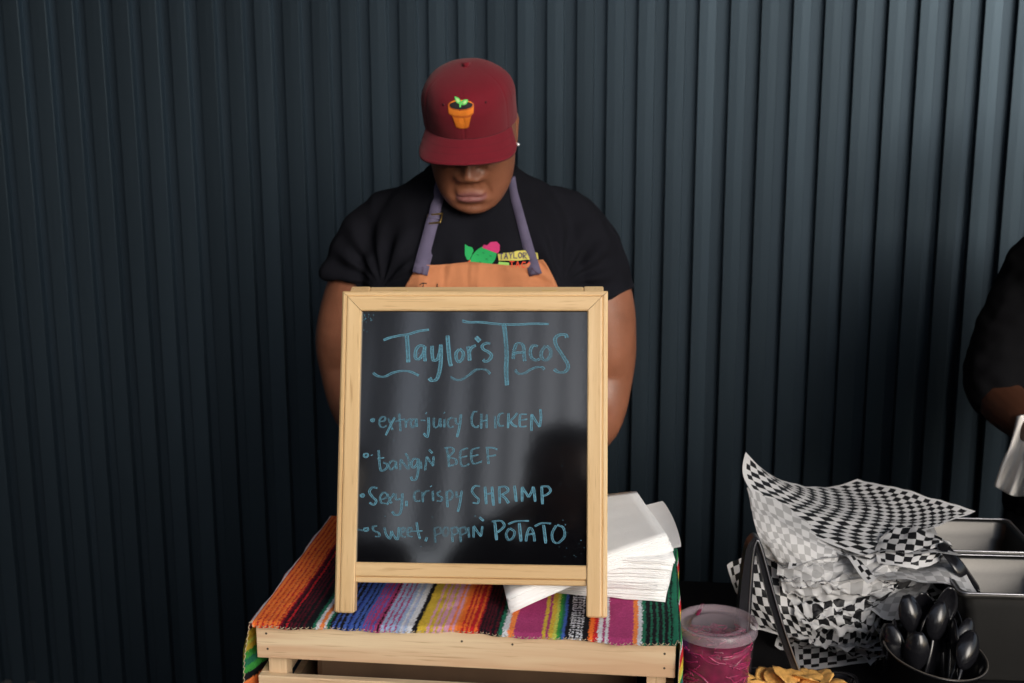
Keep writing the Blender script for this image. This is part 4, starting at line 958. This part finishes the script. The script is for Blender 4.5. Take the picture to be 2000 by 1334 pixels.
# t-shirt
tr_ = [(.80, 0, .225, -.165, .155), (.88, 0, .235, -.185, .16), (.98, 0, .24, -.195, .16), (1.08, 0, .232, -.195, .155), (1.18, 0, .222, -.185, .15), (1.26, .002, .215, -.170, .15), (1.33, .002, .208, -.148, .145), (1.385, .002, .188, -.115, .135), (1.42, 0, .155, -.088, .118), (1.445, 0, .115, -.062, .10), (1.462, 0, .088, -.045, .085)]
sp_ = [rings([ell(z, cx, hw, yf, yb, 48, 2.25) for z, cx, hw, yf, yb in interp_rows(tr_, 40)])]
def sleeve(pts, dirn):
    v, f = tube([p[:3] for p in pts], [p[3] for p in pts], 32, roundends=False); return [(v, f), tube([pts[0][:3], (pts[0][0]*.9, pts[0][1], pts[0][2])], pts[0][3], 24)]
sp_ += sleeve(subdiv([(-.147, .022, 1.346, .082), (-.179, .018, 1.308, .0840), (-.201, .012, 1.268, .0840), (-.2105, .008, 1.238, .0835)], 4), 0)
sp_ += sleeve(subdiv([(.158, .022, 1.345, .0845), (.196, .018, 1.305, .0865), (.216, .012, 1.255, .0865), (.227, .008, 1.213, .0850)], 4), 0)
shirt = remesh(*join(sp_), .0045, 4)
def folds(co):
    out = np.zeros(len(co))
    for i, (x, y, z) in enumerate(co):
        a = .005*noise.noise((x*9, y*9, z*3.0))+.0045*noise.noise((x*26, y*22, z*7+5))
        s = 1 if x > 0 else -1          # pulls radiating from the armpit
        ax_, az_ = s*.165, 1.26; dx_, dz_ = x-ax_, z-az_; r = math.hypot(dx_, dz_); th = math.atan2(dz_, dx_*s)
        a += .0055*math.sin(th*13+noise.noise((x*8, z*8, 2))*2)*math.exp(-((r-.07)/.05)**2)
        a += .0035*math.sin(x*70+z*22+2*noise.noise((x*9, z*9, 1)))*math.exp(-((z-1.31)/.08)**2)*(1 if y < 0 else 0)
        if abs(x) > .15 and z < 1.27: a += .0012*math.sin(z*260)*max(0, 1-abs(z-1.235)/.02)
        out[i] = a
    return out
disp(shirt, folds)
so = link('t_shirt', shirt, M_shirt, vend)
# collar rib
cl_ = [Vector((.084*math.cos(a), -.005+.082*math.sin(a)*(1.0 if math.sin(a) > 0 else .95)-.0, 1.455+.022*math.sin(a)*1.0)) for a in [2*math.pi*k/40 for k in range(41)]]
link('collar', meshvf(*tube(cl_, .0075, 10, flat=.6, roundends=False)), M_shirt, vend, True)
# trousers and shoes
tp = [rings([ell(z, 0, hw, yf, yb, 36) for z, hw, yf, yb in ((.72, .215, -.14, .15), (.80, .215, -.15, .15), (.90, .21, -.15, .14), (.96, .20, -.14, .13))])]
for s in (-1, 1): tp.append(tube(subdiv([(s*.1, 0, .80, .112), (s*.11, -.01, .50, .085), (s*.12, .0, .28, .072), (s*.125, .005, .07, .068)], 3) and [(s*.1, 0, .80), (s*.11, -.01, .50), (s*.12, 0, .28), (s*.125, .005, .08)], [.112, .085, .072, .066], 20))
link('trousers', remesh(*join(tp), .009, 3), M_trouser, vend)
def shoe(x, y): 
    return rings([[Vector((x+wd*math.cos(a), y+yy+.0, max(.002, hh+ht*math.sin(a)))) for a in [2*math.pi*k/16 for k in range(16)]] for yy, wd, ht, hh in ((.08, .02, .02, .03), (.06, .036, .045, .045), (0, .040, .05, .05), (-.08, .046, .035, .034), (-.15, .044, .026, .026), (-.19, .02, .012, .016))])
for s in (-1, 1): link('shoe', meshvf(*shoe(s*.125, -.02)), M_shoe, vend, True)

# surfaces of the shirt and cap for things sewn or printed on them
BS = bvh(shirt, VM)
def hit(b, px, py, lift=.002):
    d = ray(px, py).normalized(); r = b.ray_cast(Vector((0, 0, HC)), d)
    if r[0] is None: return None
    return r[0]-d*lift
VI = VM.inverted()
# apron bib: cloth hanging just proud of the shirt
def shirt_front(x, z):      # local y of the shirt front at (x, z)
    o_ = VM @ Vector((x, -1, z)); d = (VM.to_3x3() @ Vector((0, 1, 0))).normalized(); r = BS.ray_cast(o_, d)
    return (VI @ r[0]).y if r[0] else None
def local_at(px, py, ly):
    p = HY(px, py, VY+ly); return VI @ p
tl_ = local_at(836, 515, -.17); tr2 = local_at(1050, 523, -.17); zt = tl_.z
V, F = [], []; nu, nv = 80, 90
for j in range(nv):
    q = j/(nv-1)
    for i in range(nu):
        u = i/(nu-1); hw = .103+.055*min(1, q/.18)**.8*1.0+.0; xl = tl_.x-.015-(hw-.103)*1.1; xr = tr2.x+.010+(hw-.103)*.95
        x = xl+(xr-xl)*u; z = zt-.003*math.sin(u*3.1)-.0035*math.sin(u*9+1)*max(0, 1-q*6)-q*.62
        y = shirt_front(x, max(z, .86)); y = -.19 if y is None else y
        wr = .0035*noise.noise((x*38, z*9, 4))+.0022*noise.noise((x*90, z*22, 7))+.003*math.sin(x*55+3*noise.noise((x*12, z*14, 2)))
        ed = min(u, 1-u)*12
        V.append((x, y-.006-.004*max(0, 1-q*12)*0-max(-.004, wr*1.7)*min(1, ed+.2), z))
F = [tuple(reversed(q)) for q in grid_faces(nu, nv)]
apm = meshvf(V, [tuple(reversed(q)) for q in F])
apr = link('apron', apm, M_apron, vend, True); md = apr.modifiers.new('thick', 'SOLIDIFY'); md.thickness = .0015; md.offset = 0
BA = bvh(apm, VM)
# straps
def ribbon(name, pts, w0, mtl, parent, surf, lift=.003, k=6, th=.0014):
    P_ = []
    for q in cr([Vector((a, b, 0)) for a, b in pts], k):
        h_ = None
        for b_h in surf:
            r = hit(b_h, q.x, q.y, lift)
            if r is not None and (h_ is None or (r-Vector((0, 0, HC))).length < (h_-Vector((0, 0, HC))).length): h_ = r
        if h_ is None and P_: h_ = None
        if h_ is not None: P_.append(h_)
    n = len(P_); V = []
    ws = w0 if isinstance(w0, (list, tuple)) else [w0, w0]
    for i, p in enumerate(P_):
        t = (P_[min(i+1, n-1)]-P_[max(i-1, 0)]).normalized(); d = (p-Vector((0, 0, HC))).normalized(); s = t.cross(d).normalized(); wv = np.interp(i/(n-1), np.linspace(0, 1, len(ws)), ws)
        V += [VI @ (p-s*wv/2), VI @ (p-d*.0007), VI @ (p+s*wv/2)]
    me = meshvf(V, grid_faces(3, n)); o = link(name, me, mtl, parent, True); md = o.modifiers.new('t', 'SOLIDIFY'); md.thickness = th; md.offset = 0; return o
ribbon('strap', [(820, 535), (829, 500), (839, 462), (847, 432), (850, 425)], [.0275, .0265, .025], M_strap, vend, [BA, BS], .0045)
ribbon('strap', [(848, 428), (851, 405), (857, 388), (856, 372), (862, 352)], [.021, .019, .016, .018], M_strap, vend, [BS], .006)
ribbon('strap', [(1046, 537), (1036, 500), (1024, 455), (1012, 410), (1003, 375), (1000, 345)], [.024, .019, .017, .016, .012], M_strap, vend, [BA, BS], .005)
for cx_, cy_, sg in ((818, 528, -1), (1046, 530, 1)):
    sq = [(cx_-8+sg*0, cy_-6), (cx_+9, cy_-6), (cx_+7, cy_+7), (cx_-11, cy_+7), (cx_-8, cy_-6), (cx_+7, cy_+7)]
    pp = [hit(BA, a, b, .0068) or hit(BS, a, b, .0075) for a, b in sq]; pp = [VI @ p for p in pp if p]
    link('strap_stitch', meshvf(*tube(pp, .0004, 4, roundends=False)), M_capseam, vend)
bk_ = [(836, 420), (864, 417), (860, 434), (833, 437), (836, 420)]
pp = [VI @ hit(BS, a, b, .009) for a, b in bk_]
for a, b in zip(pp, pp[1:]): link('buckle', meshvf(*tube([a, b], .0016, 8)), M_brass, vend, True)

# printed shapes on cloth: filled outlines conforming to what is under them
def decal(name, poly, col, surf, lift, parent, n=10, rough=.8):
    bm = bmesh.new(); vs = [bm.verts.new((x, y, 0)) for x, y in poly]; bm.faces.new(vs); bmesh.ops.triangulate(bm, faces=bm.faces[:])
    for _ in range(2):
        bmesh.ops.subdivide_edges(bm, edges=[e for e in bm.edges if e.calc_length() > 6], cuts=1)
    bmesh.ops.triangulate(bm, faces=bm.faces[:])
    ok = True
    for vt in bm.verts:
        r = hit(surf, vt.co.x, vt.co.y, lift)
        if r is None: ok = False; r = HY(vt.co.x, vt.co.y, VY-.15)
        vt.co = VI @ r
    me = bpy.data.meshes.new('d'); bm.to_mesh(me); bm.free()
    return link(name, me, col, parent)
M_green = mat('print_green', (.01, .36, .09), .8, bump=.5, bscale=900); M_pink = mat('print_pink', (.55, .03, .16), .8, bump=.5, bscale=900)
M_yel = mat('print_yellow', (.62, .55, .12), .8); M_pur = mat('print_purple', (.07, .05, .12), .8); M_red = mat('print_red', (.8, .07, .03), .8); M_lime = mat('print_lime', (.35, .7, .15), .8)
def elp(cx, cy, rx, ry, rot=0, n=28): return [(cx+rx*math.cos(a)*math.cos(rot)-ry*math.sin(a)*math.sin(rot), cy+rx*math.cos(a)*math.sin(rot)+ry*math.sin(a)*math.cos(rot)) for a in [2*math.pi*k/n for k in range(n)]]
decal('cactus_print', elp(944, 504, 30, 20, R_(-42)), M_green, BS, .0016, vend)
decal('cactus_print', [(908, 477), (914, 481), (922, 483), (925, 489), (921, 499), (917, 508), (912, 507), (908, 498), (908, 490), (912, 486)], M_green, BS, .0016, vend)
decal('cactus_print', [(966, 521), (975, 512), (985, 515), (990, 522), (975, 525)], M_green, BS, .0016, vend)
decal('flower_print', [(942, 484), (945, 478), (952, 479), (958, 473), (970, 472), (976, 478), (976, 489), (972, 495), (958, 490)], M_pink, BS, .0022, vend)
for cx_, cy_ in ((933, 498), (944, 494), (950, 506), (938, 512), (958, 500)): decal('cactus_print', elp(cx_, cy_, 2.4, .8, R_(10), 10), mat('print_dark_green', (.004, .11, .03), .8) if cx_ == 933 else bpy.data.materials['print_dark_green'], BS, .0022, vend)
decal('red_print', [(911, 524), (913, 512), (919, 507), (923, 524)], M_red, BS, .0013, vend)
decal('lime_print', [(974, 511), (994, 513), (995, 523), (974, 522)], M_lime, BS, .0020, vend)
def word(txt, x0, y0, dx, dy, h, col, lift, arc=0, gap=None, surf=None, wid=None):
    G_ = {'T': [[(0, 0), (1, 0)], [(.5, 0), (.5, 1)]], 'A': [[(0, 1), (.5, 0), (1, 1)], [(.2, .65), (.8, .65)]], 'Y': [[(0, 0), (.5, .5), (1, 0)], [(.5, .5), (.5, 1)]], 'L': [[(0, 0), (0, 1), (1, 1)]],
          'O': [[(.5, 0), (1, .3), (1, .7), (.5, 1), (0, .7), (0, .3), (.5, 0)]], 'R': [[(0, 1), (0, 0), (.9, .1), (.9, .4), (0, .5), (1, 1)]], "'": [[(.5, 0), (.4, .3)]], 'S': [[(1, .1), (.4, 0), (.1, .25), (.9, .7), (.6, 1), (0, .9)]],
          'C': [[(1, .1), (.4, 0), (0, .5), (.4, 1), (1, .9)]]}
    V, F = [], []; wv = wid or h*.16
    for i, ch in enumerate(txt):
        for st in G_[ch]:
            P_ = [(x0+i*dx+p[0]*dx*.68, y0+i*dy+p[1]*h-arc*math.sin(math.pi*(i+.5)/len(txt))) for p in st]
            for a, b in zip(P_, P_[1:]):
                tx, ty = b[0]-a[0], b[1]-a[1]; l_ = math.hypot(tx, ty) or 1; nx_, ny_ = -ty/l_*wv/2, tx/l_*wv/2; tx, ty = tx/l_*wv*.4, ty/l_*wv*.4
                q = [(a[0]+nx_-tx, a[1]+ny_-ty), (a[0]-nx_-tx, a[1]-ny_-ty), (b[0]-nx_+tx, b[1]-ny_+ty), (b[0]+nx_+tx, b[1]+ny_+ty)]
                hh = [hit(surf or BS, *z_, lift) for z_ in q]
                lift += .00002
                if all(h_ is not None for h_ in hh): base = len(V); V += [VI @ h_ for h_ in hh]; F.append((base, base+1, base+2, base+3))
    return link('lettering', meshvf(V, F), col, vend)
decal('logo_backing', [(972, 496), (984, 494), (1000, 493), (1010, 490), (1024, 489), (1034, 491), (1050, 494), (1052, 506), (1046, 508), (1030, 507), (1012, 509), (995, 509), (974, 509)], M_yel, BS, .0018, vend)
word("TAYLOR'S", 976, 496, 9.2, .0, 11, M_pur, .0030, arc=3)
word("TACOS", 996, 511, 11.2, .8, 11, M_red, .0030, arc=1)
# script on the apron, only its top shows over the board
scr = [[(820, 556), (826, 553), (833, 554)], [(827, 553), (826, 562), (824, 571)], [(833, 564), (838, 562), (837, 570)], [(841, 562), (843, 569), (847, 562)], [(847, 562), (844, 574)], [(854, 555), (853, 570)], [(859, 563), (864, 566), (859, 571)], [(868, 563), (867, 571)]]
M_ink = mat('black_script', (.012, .01, .01), .8)
for q in scr:
    pp = [hit(BA, a, b, .0022) for a, b in q]; pp = [VI @ p for p in pp if p]
    if len(pp) > 1: link('lettering', meshvf(*tube(cr(pp, 4), .0009, 5)), M_ink, vend)

# --- the cap
cap = thing('cap', 'maroon flat-brim cap with an orange potted seedling emblem on its front', 'cap'); cap.matrix_world = VM @ HM
def crown_pt(a, t):          # a: 0 = front, t: 0 rim .. 1 top
    fr_ = math.cos(a); hr0 = .0845*(1+fr_)/2+.012*(1-fr_)/2; hr0 = .022+.016*fr_
    top = .1265; m_ = 4.3+2.4*fr_
    hx = .0805; hyf, hyb = .1015, .106
    R0y = hyf if fr_ > 0 else hyb
    H_ = hr0+(top-hr0)*t; sc = max(0, (1-t**m_))**(1/2.3)
    # structured front panels stand straighter, soft dent beside the front seam
    x = hx*math.sin(a)*sc; y = -R0y*fr_*sc
    seam = min(abs((a-s+math.pi) % (2*math.pi)-math.pi) for s in [k*math.pi/3 for k in range(6)])
    puff = .0026*math.sin(min(seam, math.pi/6)/(math.pi/6)*math.pi/2)*sc*(1-abs(2*t-1))*1.0
    if fr_ > .3: puff *= .6
    r = math.hypot(x, y) or 1; x += x/r*puff; y += y/r*puff
    g_ = -.0011*math.exp(-(seam*r/.0018)**2)*(1 if t < .97 else 0)
    x += x/r*g_; y += y/r*g_
    # forward lean of the tall front
    y -= .004*math.sin(math.pi*t)*(fr_ if fr_ > 0 else 0)
    wob = .0018*noise.noise((x*25, y*25, H_*25)); x += wob; y += wob
    return Vector((x, y, H_-.004*(1-sc)*0+.004*(1-abs(math.sin(a*.5+.2)))*0))
na, ntt = 288, 60
tv = [0]+[1-(1-k/ntt)**1.0 for k in range(1, ntt+1)]; tv = [math.sin(k/ntt*math.pi/2)**1.0 for k in range(ntt)]+[.9995]
rs = [[crown_pt(2*math.pi*k/na, t) for k in range(na)] for t in tv]
v, f = rings(rs, cap=False); ci = len(v); v.append(Vector((0, 0, .1267))); nl = (len(rs)-1)*na
f += [(nl+k, nl+(k+1) % na, ci) for k in range(na)]
crown_me = meshvf(v, f); cr_o = link('crown', crown_me, M_cap, cap, True)
link('button', meshvf(*rings([[Vector((r*math.cos(a), r*math.sin(a), z)) for a in [2*math.pi*k/16 for k in range(16)]] for r, z in ((.0062, .1255), (.0062, .1285), (.0045, .1300), (.002, .1306))])), M_cap, cap, True)
# brim
V = []; nu, nv = 60, 16
def brim_pt(u, w_, off=0):
    a = R_(-70)+R_(140)*u; r0 = crown_pt(a % (2*math.pi), 0); s = (u-.5)*2; ph = R_(-88)+R_(176)*u
    xt = .0845*math.sin(ph); yt = -.062-.086*math.cos(ph)**.72
    tip = Vector((xt, min(yt, r0.y-.003), 0)); L__ = r0.y-tip.y
    p = Vector((r0.x*.985, r0.y*.985, 0)).lerp(tip, w_)
    p.z = r0.z*1.0*(1-w_)+(r0.z-.0)*w_ - math.tan(R_(24))*(r0.y-p.y) - .004*(p.x/.0875)**2*w_ + (.0845-r0.z)*.0 + off
    base = .0835; p.z = base*(.35+.65*0)+.65*r0.z if False else p.z
    return p
for off, order in ((0, 1), (-.0030, -1)):
    for j in range(nv):
        for i in range(nu): V.append(brim_pt(i/(nu-1), j/(nv-1), off))
F = grid_faces(nu, nv); o2 = nu*nv; F = [tuple(reversed(q)) for q in F]+[tuple(i+o2 for i in q) for q in grid_faces(nu, nv)]
ed = [i for i in range(nu)]+[nu*(j+1)-1 for j in range(1, nv)]+[nu*(nv-1)+i for i in range(nu-2, -1, -1)]+[nu*j for j in range(nv-2, 0, -1)]
for a, b in zip(ed, ed[1:]+ed[:1]): F.append((a, b, b+o2, a+o2))
link('brim', meshvf(V, F), M_cap, cap, True)
for w_s in (.35, .62, .88): link('brim_stitch', meshvf(*tube([brim_pt(k/50, w_s)+Vector((0, 0, -.0001)) for k in range(1, 50)], .0003, 5, roundends=False)), M_capseam, cap, True)
link('brim_seam', meshvf(*tube([brim_pt(k/50, .012)+Vector((0, -.0004, .0006)) for k in range(2, 49)], .0010, 6, roundends=False)), M_capseam, cap, True)
for e_ in (.90, .80):
    pass
for sx_ in (-.42, .52):
    c = crown_pt(sx_, .70); nn_ = Vector((c.x, c.y, .03)).normalized(); v, f = tube([c+nn_*.0002, c+nn_*.0012], .0022, 10, roundends=False); link('eyelet', meshvf(v, f), M_capseam, cap, True)
# emblem
CM = VM @ HM; BC = bvh(crown_me, CM); CI = CM.inverted()
def cdecal(name, poly, mtl, lift):
    bm = bmesh.new(); vs = [bm.verts.new((x, y, 0)) for x, y in poly]; bm.faces.new(vs); bmesh.ops.triangulate(bm, faces=bm.faces[:])
    bmesh.ops.subdivide_edges(bm, edges=[e for e in bm.edges if e.calc_length() > 6], cuts=2); bmesh.ops.triangulate(bm, faces=bm.faces[:])
    for vt in bm.verts:
        r = hit(BC, vt.co.x, vt.co.y, lift); vt.co = CI @ (r if r is not None else HY(vt.co.x, vt.co.y, 2.1))
    me = bpy.data.meshes.new('e'); bm.to_mesh(me); bm.free(); return link(name, me, mtl, cap)
M_or = mat('embroidery_orange', (.80, .22, .012), .7, bump=.6, bscale=1200, stretch=(1, 1, 6)); M_or2 = mat('embroidery_dark_orange', (.55, .12, .01), .7); M_bk = mat('embroidery_black', (.012, .01, .012), .8)
M_lg = mat('embroidery_green', (.12, .62, .12), .7); M_lg2 = mat('embroidery_pale_green', (.45, .78, .30), .7)
def ex(pts): return [(760+x/3.706, 90+y/3.706) for x, y in pts]
cdecal('pot_emblem', ex([(425,425),(427,470),(432,490),(455,505),(478,575),(485,590),(510,598),(540,600),(568,594),(578,585),(592,520),(596,503),(612,485),(615,440),(612,415),(590,400),(560,395),(520,392),(470,397),(440,405)]), M_or2, .0012)
cdecal('pot_emblem', ex([(430,440),(433,485),(470,502),(520,506),(575,502),(608,482),(612,440),(575,462),(520,470),(465,462)]), M_or, .0018)
cdecal('pot_emblem', ex([(462,514),(486,582),(520,594),(560,592),(575,580),(590,514),(550,522),(500,522)]), M_or, .0024)
cdecal('pot_emblem', ex([(436,428),(450,408),(480,400),(520,397),(565,400),(595,410),(605,425),(595,442),(560,455),(520,459),(475,454),(448,445)]), M_bk, .0022)
cdecal('pot_emblem', ex([(445,414),(478,402),(520,399),(565,402),(598,414),(600,406),(570,394),(520,389),(470,393),(445,402)]), M_or, .0026)
cdecal('seedling_emblem', ex([(472,362),(485,366),(505,375),(518,392),(520,408),(505,418),(488,410),(477,390)]), M_lg, .0028)
cdecal('seedling_emblem', ex([(482,375),(500,382),(512,398),(500,410),(487,398)]), M_lg2, .0034)
cdecal('seedling_emblem', ex([(520,412),(525,395),(545,386),(570,386),(572,402),(560,420),(540,428),(525,426)]), M_lg, .0030)
cdecal('seedling_emblem', ex([(530,410),(545,395),(562,393),(556,412),(540,420)]), M_lg2, .0036)
cdecal('seedling_emblem', ex([(508,415),(521,410),(521,440),(514,445),(508,440)]), M_lg, .0032)

# --- simple full figures: the helper at the right edge and people facing the stall
def figure(label, loc, rz, tops, skin, h=1.0, arms=None, group=None, name='person', bare=.5, wide=1.0):
    t = thing(name, label, 'person', loc, (0, 0, rz), group); s = h; W = wide
    L_ = lambda pts: [(a*s, b*s, c*s, d*s) for a, b, c, d in pts]
    armsL, armsR = arms if arms else ([(-.17, .01, 1.40, .06), (-.225, .0, 1.25, .05), (-.24, .0, 1.10, .042), (-.235, -.03, .97, .036), (-.22, -.06, .86, .026)], [(.17, .01, 1.40, .06), (.225, .0, 1.25, .05), (.24, .0, 1.10, .042), (.235, -.03, .97, .036), (.22, -.06, .86, .026)])
    ps = [rings([ell(z*s, 0, hw*s*W, yf*s, yb*s, 24) for z, hw, yf, yb in ((.9, .165, -.10, .10), (1.1, .15, -.10, .09), (1.3, .17, -.11, .10), (1.42, .13, -.07, .08), (1.47, .06, -.05, .05))]), tube([(0, .01, 1.42*s), (0, -.01, 1.56*s)], [.06*s, .055*s], 16)]
    hM = Matrix.Translation((0, -.02*s, 1.64*s)) @ Matrix.Scale(.98*s, 4)
    rowsh = interp_rows(HROWS, 40)
    rs_ = []
    for hh, hw, yf, yb in rowsh:
        r = []
        for k in range(60):
            a = 2*math.pi*k/60-math.pi/2; c_, s2 = math.cos(a), math.sin(a); cy = yf+(yb-yf)*.47; x = max(hw, .001)*c_; y = cy+(cy-yf if s2 < 0 else yb-cy)*s2
            if s2 < 0: y -= face_d(x, hh, y)*min(1, -s2*1.6)
            r.append(hM @ Vector((x, y, hh)))
        rs_.append(r)
    ps.append(rings(rs_))
    aL, aR = L_(armsL), L_(armsR)
    ps += [skin_chain(subdiv(aL, 3)), skin_chain(subdiv(aR, 3))]
    for ch, sd_ in ((aL, 1), (aR, -1)):
        d = Vector(ch[-1][:3])-Vector(ch[-2][:3]); ps += hand(ch[-1][:3], d, (0, -.6, .3) if abs(d.normalized().z) > .7 else (0, 0, -1), sd_, s, .5)
    for q in (-1, 1): ps.append(tube([(q*.09*s, 0, .88*s), (q*.10*s, -.01*s, .48*s), (q*.105*s, .01*s, .08*s)], [.085*s, .055*s, .04*s], 14))
    link('body', remesh(*join(ps), .0045, 2), skin, t)
    ts = [rings([ell(z*s, 0, hw*s*W, yf*s, yb*s, 30) for z, hw, yf, yb in ((.86, .19, -.125, .125), (1.0, .18, -.12, .12), (1.15, .175, -.12, .11), (1.3, .188, -.13, .12), (1.40, .165, -.10, .10), (1.45, .11, -.07, .075), (1.475, .075, -.06, .06))])]
    for ch in (aL, aR):
        k = 5 if bare >= 1 else 3 if bare > .3 else 4
        sub = subdiv(ch, 3); nn = int(len(sub)*(1-bare)); ts.append(tube([p[:3] for p in sub[:nn]], [p[3]+.017*s for p in sub[:nn]], 20))
    sh = remesh(*join(ts), .007, 2); disp(sh, lambda co: np.array([.008*noise.noise((x*14, y*14, z*7))+.006*noise.noise((x*34, y*30, z*38+4)) for x, y, z in co])); link('shirt', sh, tops, t)
    tr3 = [rings([ell(z*s, 0, hw*s*W, yf*s, yb*s, 24) for z, hw, yf, yb in ((.78, .178, -.11, .12), (.88, .178, -.12, .12), (.97, .165, -.11, .11))])]
    for q in (-1, 1): tr3.append(tube([(q*.09*s, 0, .84*s), (q*.10*s, -.01*s, .48*s), (q*.105*s, .01*s, .07*s)], [.098*s, .072*s, .060*s], 18)); 
    link('trousers', remesh(*join(tr3), .012, 2), M_trouser, t)
    for q in (-1, 1): link('shoe', meshvf(*shoe(q*.105*s, -.01)), M_shoe, t, True)
    hr_ = [[hM @ Vector(tuple(p)) for p in ell(hh, 0, hw, yf, yb, 30)] for hh, hw, yf, yb in ((-.03, .074, .01, .088), (0, .081, .0, .092), (.03, .083, -.01, .101), (.055, .082, -.06, .104), (.075, .078, -.090, .100), (.10, .064, -.075, .082), (.122, .036, -.035, .045), (.128, .01, -.01, .01))]
    link('hair', meshvf(*rings(hr_)), bpy.data.materials['short_black_hair'], t, True)
    return t
M_skin2 = mat('skin_dark', (.062, .023, .012), .45, bump=.3, bscale=500, var=.12, vscale=14)
M_skin3 = mat('skin_light', (.45, .26, .18), .5, bump=.2, bscale=500, var=.08)
hp0 = HY(2168, 800, 2.30); hp0.z = 0
helper_arms = ([(-.150, .01, 1.38, .066), (-.195, .01, 1.30, .058), (-.245, .0, 1.19, .050), (-.255, -.05, 1.125, .050), (-.240, -.13, 1.10, .043), (-.215, -.21, 1.08, .031)],
               [(.17, .01, 1.36, .070), (.235, .01, 1.26, .060), (.26, .0, 1.13, .054), (.235, -.05, 1.05, .048), (.15, -.16, 1.05, .040), (.08, -.22, 1.06, .030)])
hlp = figure('person in black at the right edge with a forearm raised and black glove', hp0, YAW, mat('black_shirt', (.004, .004, .005), .95, spec=.1), M_skin2, .92, helper_arms, bare=.42, wide=1.05)
HMW = Matrix.Translation(hp0) @ Matrix.Rotation(YAW, 4, 'Z'); HIW = HMW.inverted()
gl = hand((-.198, -.193, .994), (.25, -.5, -.55), (.5, .2, -.6), 1, 1.12, .5)+[tube([(-.203, -.160, 1.006), (-.198, -.193, .994)], [.037, .036], 18, roundends=False)]
link('glove', remesh(*join(gl), .003, 2), M_glove, hlp)
# towel tucked at the waist
V = []; nu, nv = 40, 40
a0 = [(1984, 800), (2060, 790)]; 
for j in range(nv):
    q = j/(nv-1)
    for i in range(nu):
        u = i/(nu-1); px = 1985-38*q**1.2+(115+30*q)*u; py = 812+(140+14*math.sin(u*3))*q+8*math.sin(u*7)*q
        p = HY(px, py, 2.14-.012*math.sin(u*26+q*3)*(.3+q)-.01*math.sin(u*9)); V.append(HIW @ p)
tw = link('towel', meshvf(V, [tuple(reversed(x)) for x in grid_faces(nu, nv)]), M_towel, None, True); tw.matrix_world = HMW; md = tw.modifiers.new('t', 'SOLIDIFY'); md.thickness = .006
tag(tw, 'crumpled off-white towel hanging at the waist of the person at right', 'towel')

# people facing the stall: they show only as dark shapes mirrored in the board
M_coat = mat('dark_jacket', (.012, .012, .014), .85)
ph_arms = ([(-.17, .01, 1.40, .065), (-.27, -.04, 1.30, .055), (-.30, -.10, 1.24, .048), (-.22, -.14, 1.38, .040), (-.10, -.15, 1.50, .028)], [(.17, .01, 1.40, .065), (.27, -.04, 1.30, .055), (.30, -.10, 1.24, .048), (.22, -.14, 1.38, .040), (.10, -.15, 1.50, .028)])
pg_ = figure('photographer in a dark hooded jacket standing in front of the stall', (-.11, -.34, 0), R_(180), M_coat, M_skin3, 1.05, ph_arms, 'people standing in front of the stall', bare=.1, wide=1.2)
hd = [[Vector((wd*math.cos(a), .02+dp*math.sin(a)+(.03 if math.sin(a) < 0 else 0), z*1.05)) for a in [2*math.pi*k/28 for k in range(28)]] for z, wd, dp in ((1.44, .12, .09), (1.52, .11, .10), (1.62, .122, .115), (1.70, .12, .115), (1.765, .09, .09), (1.80, .05, .05))]
link('hood', meshvf(*rings(hd)), M_coat, pg_, True)
figure('customer in a dark top waiting just left of the photographer', (-.80, -.42, 0), R_(188), M_coat, M_skin2, 1.04, None, 'people standing in front of the stall', bare=.12, wide=1.1)
figure('customer in dark clothes standing back at the right of the stall', (1.15, -.7, 0), R_(150), M_coat, M_skin3, 1.02, None, 'people standing in front of the stall', bare=.12)
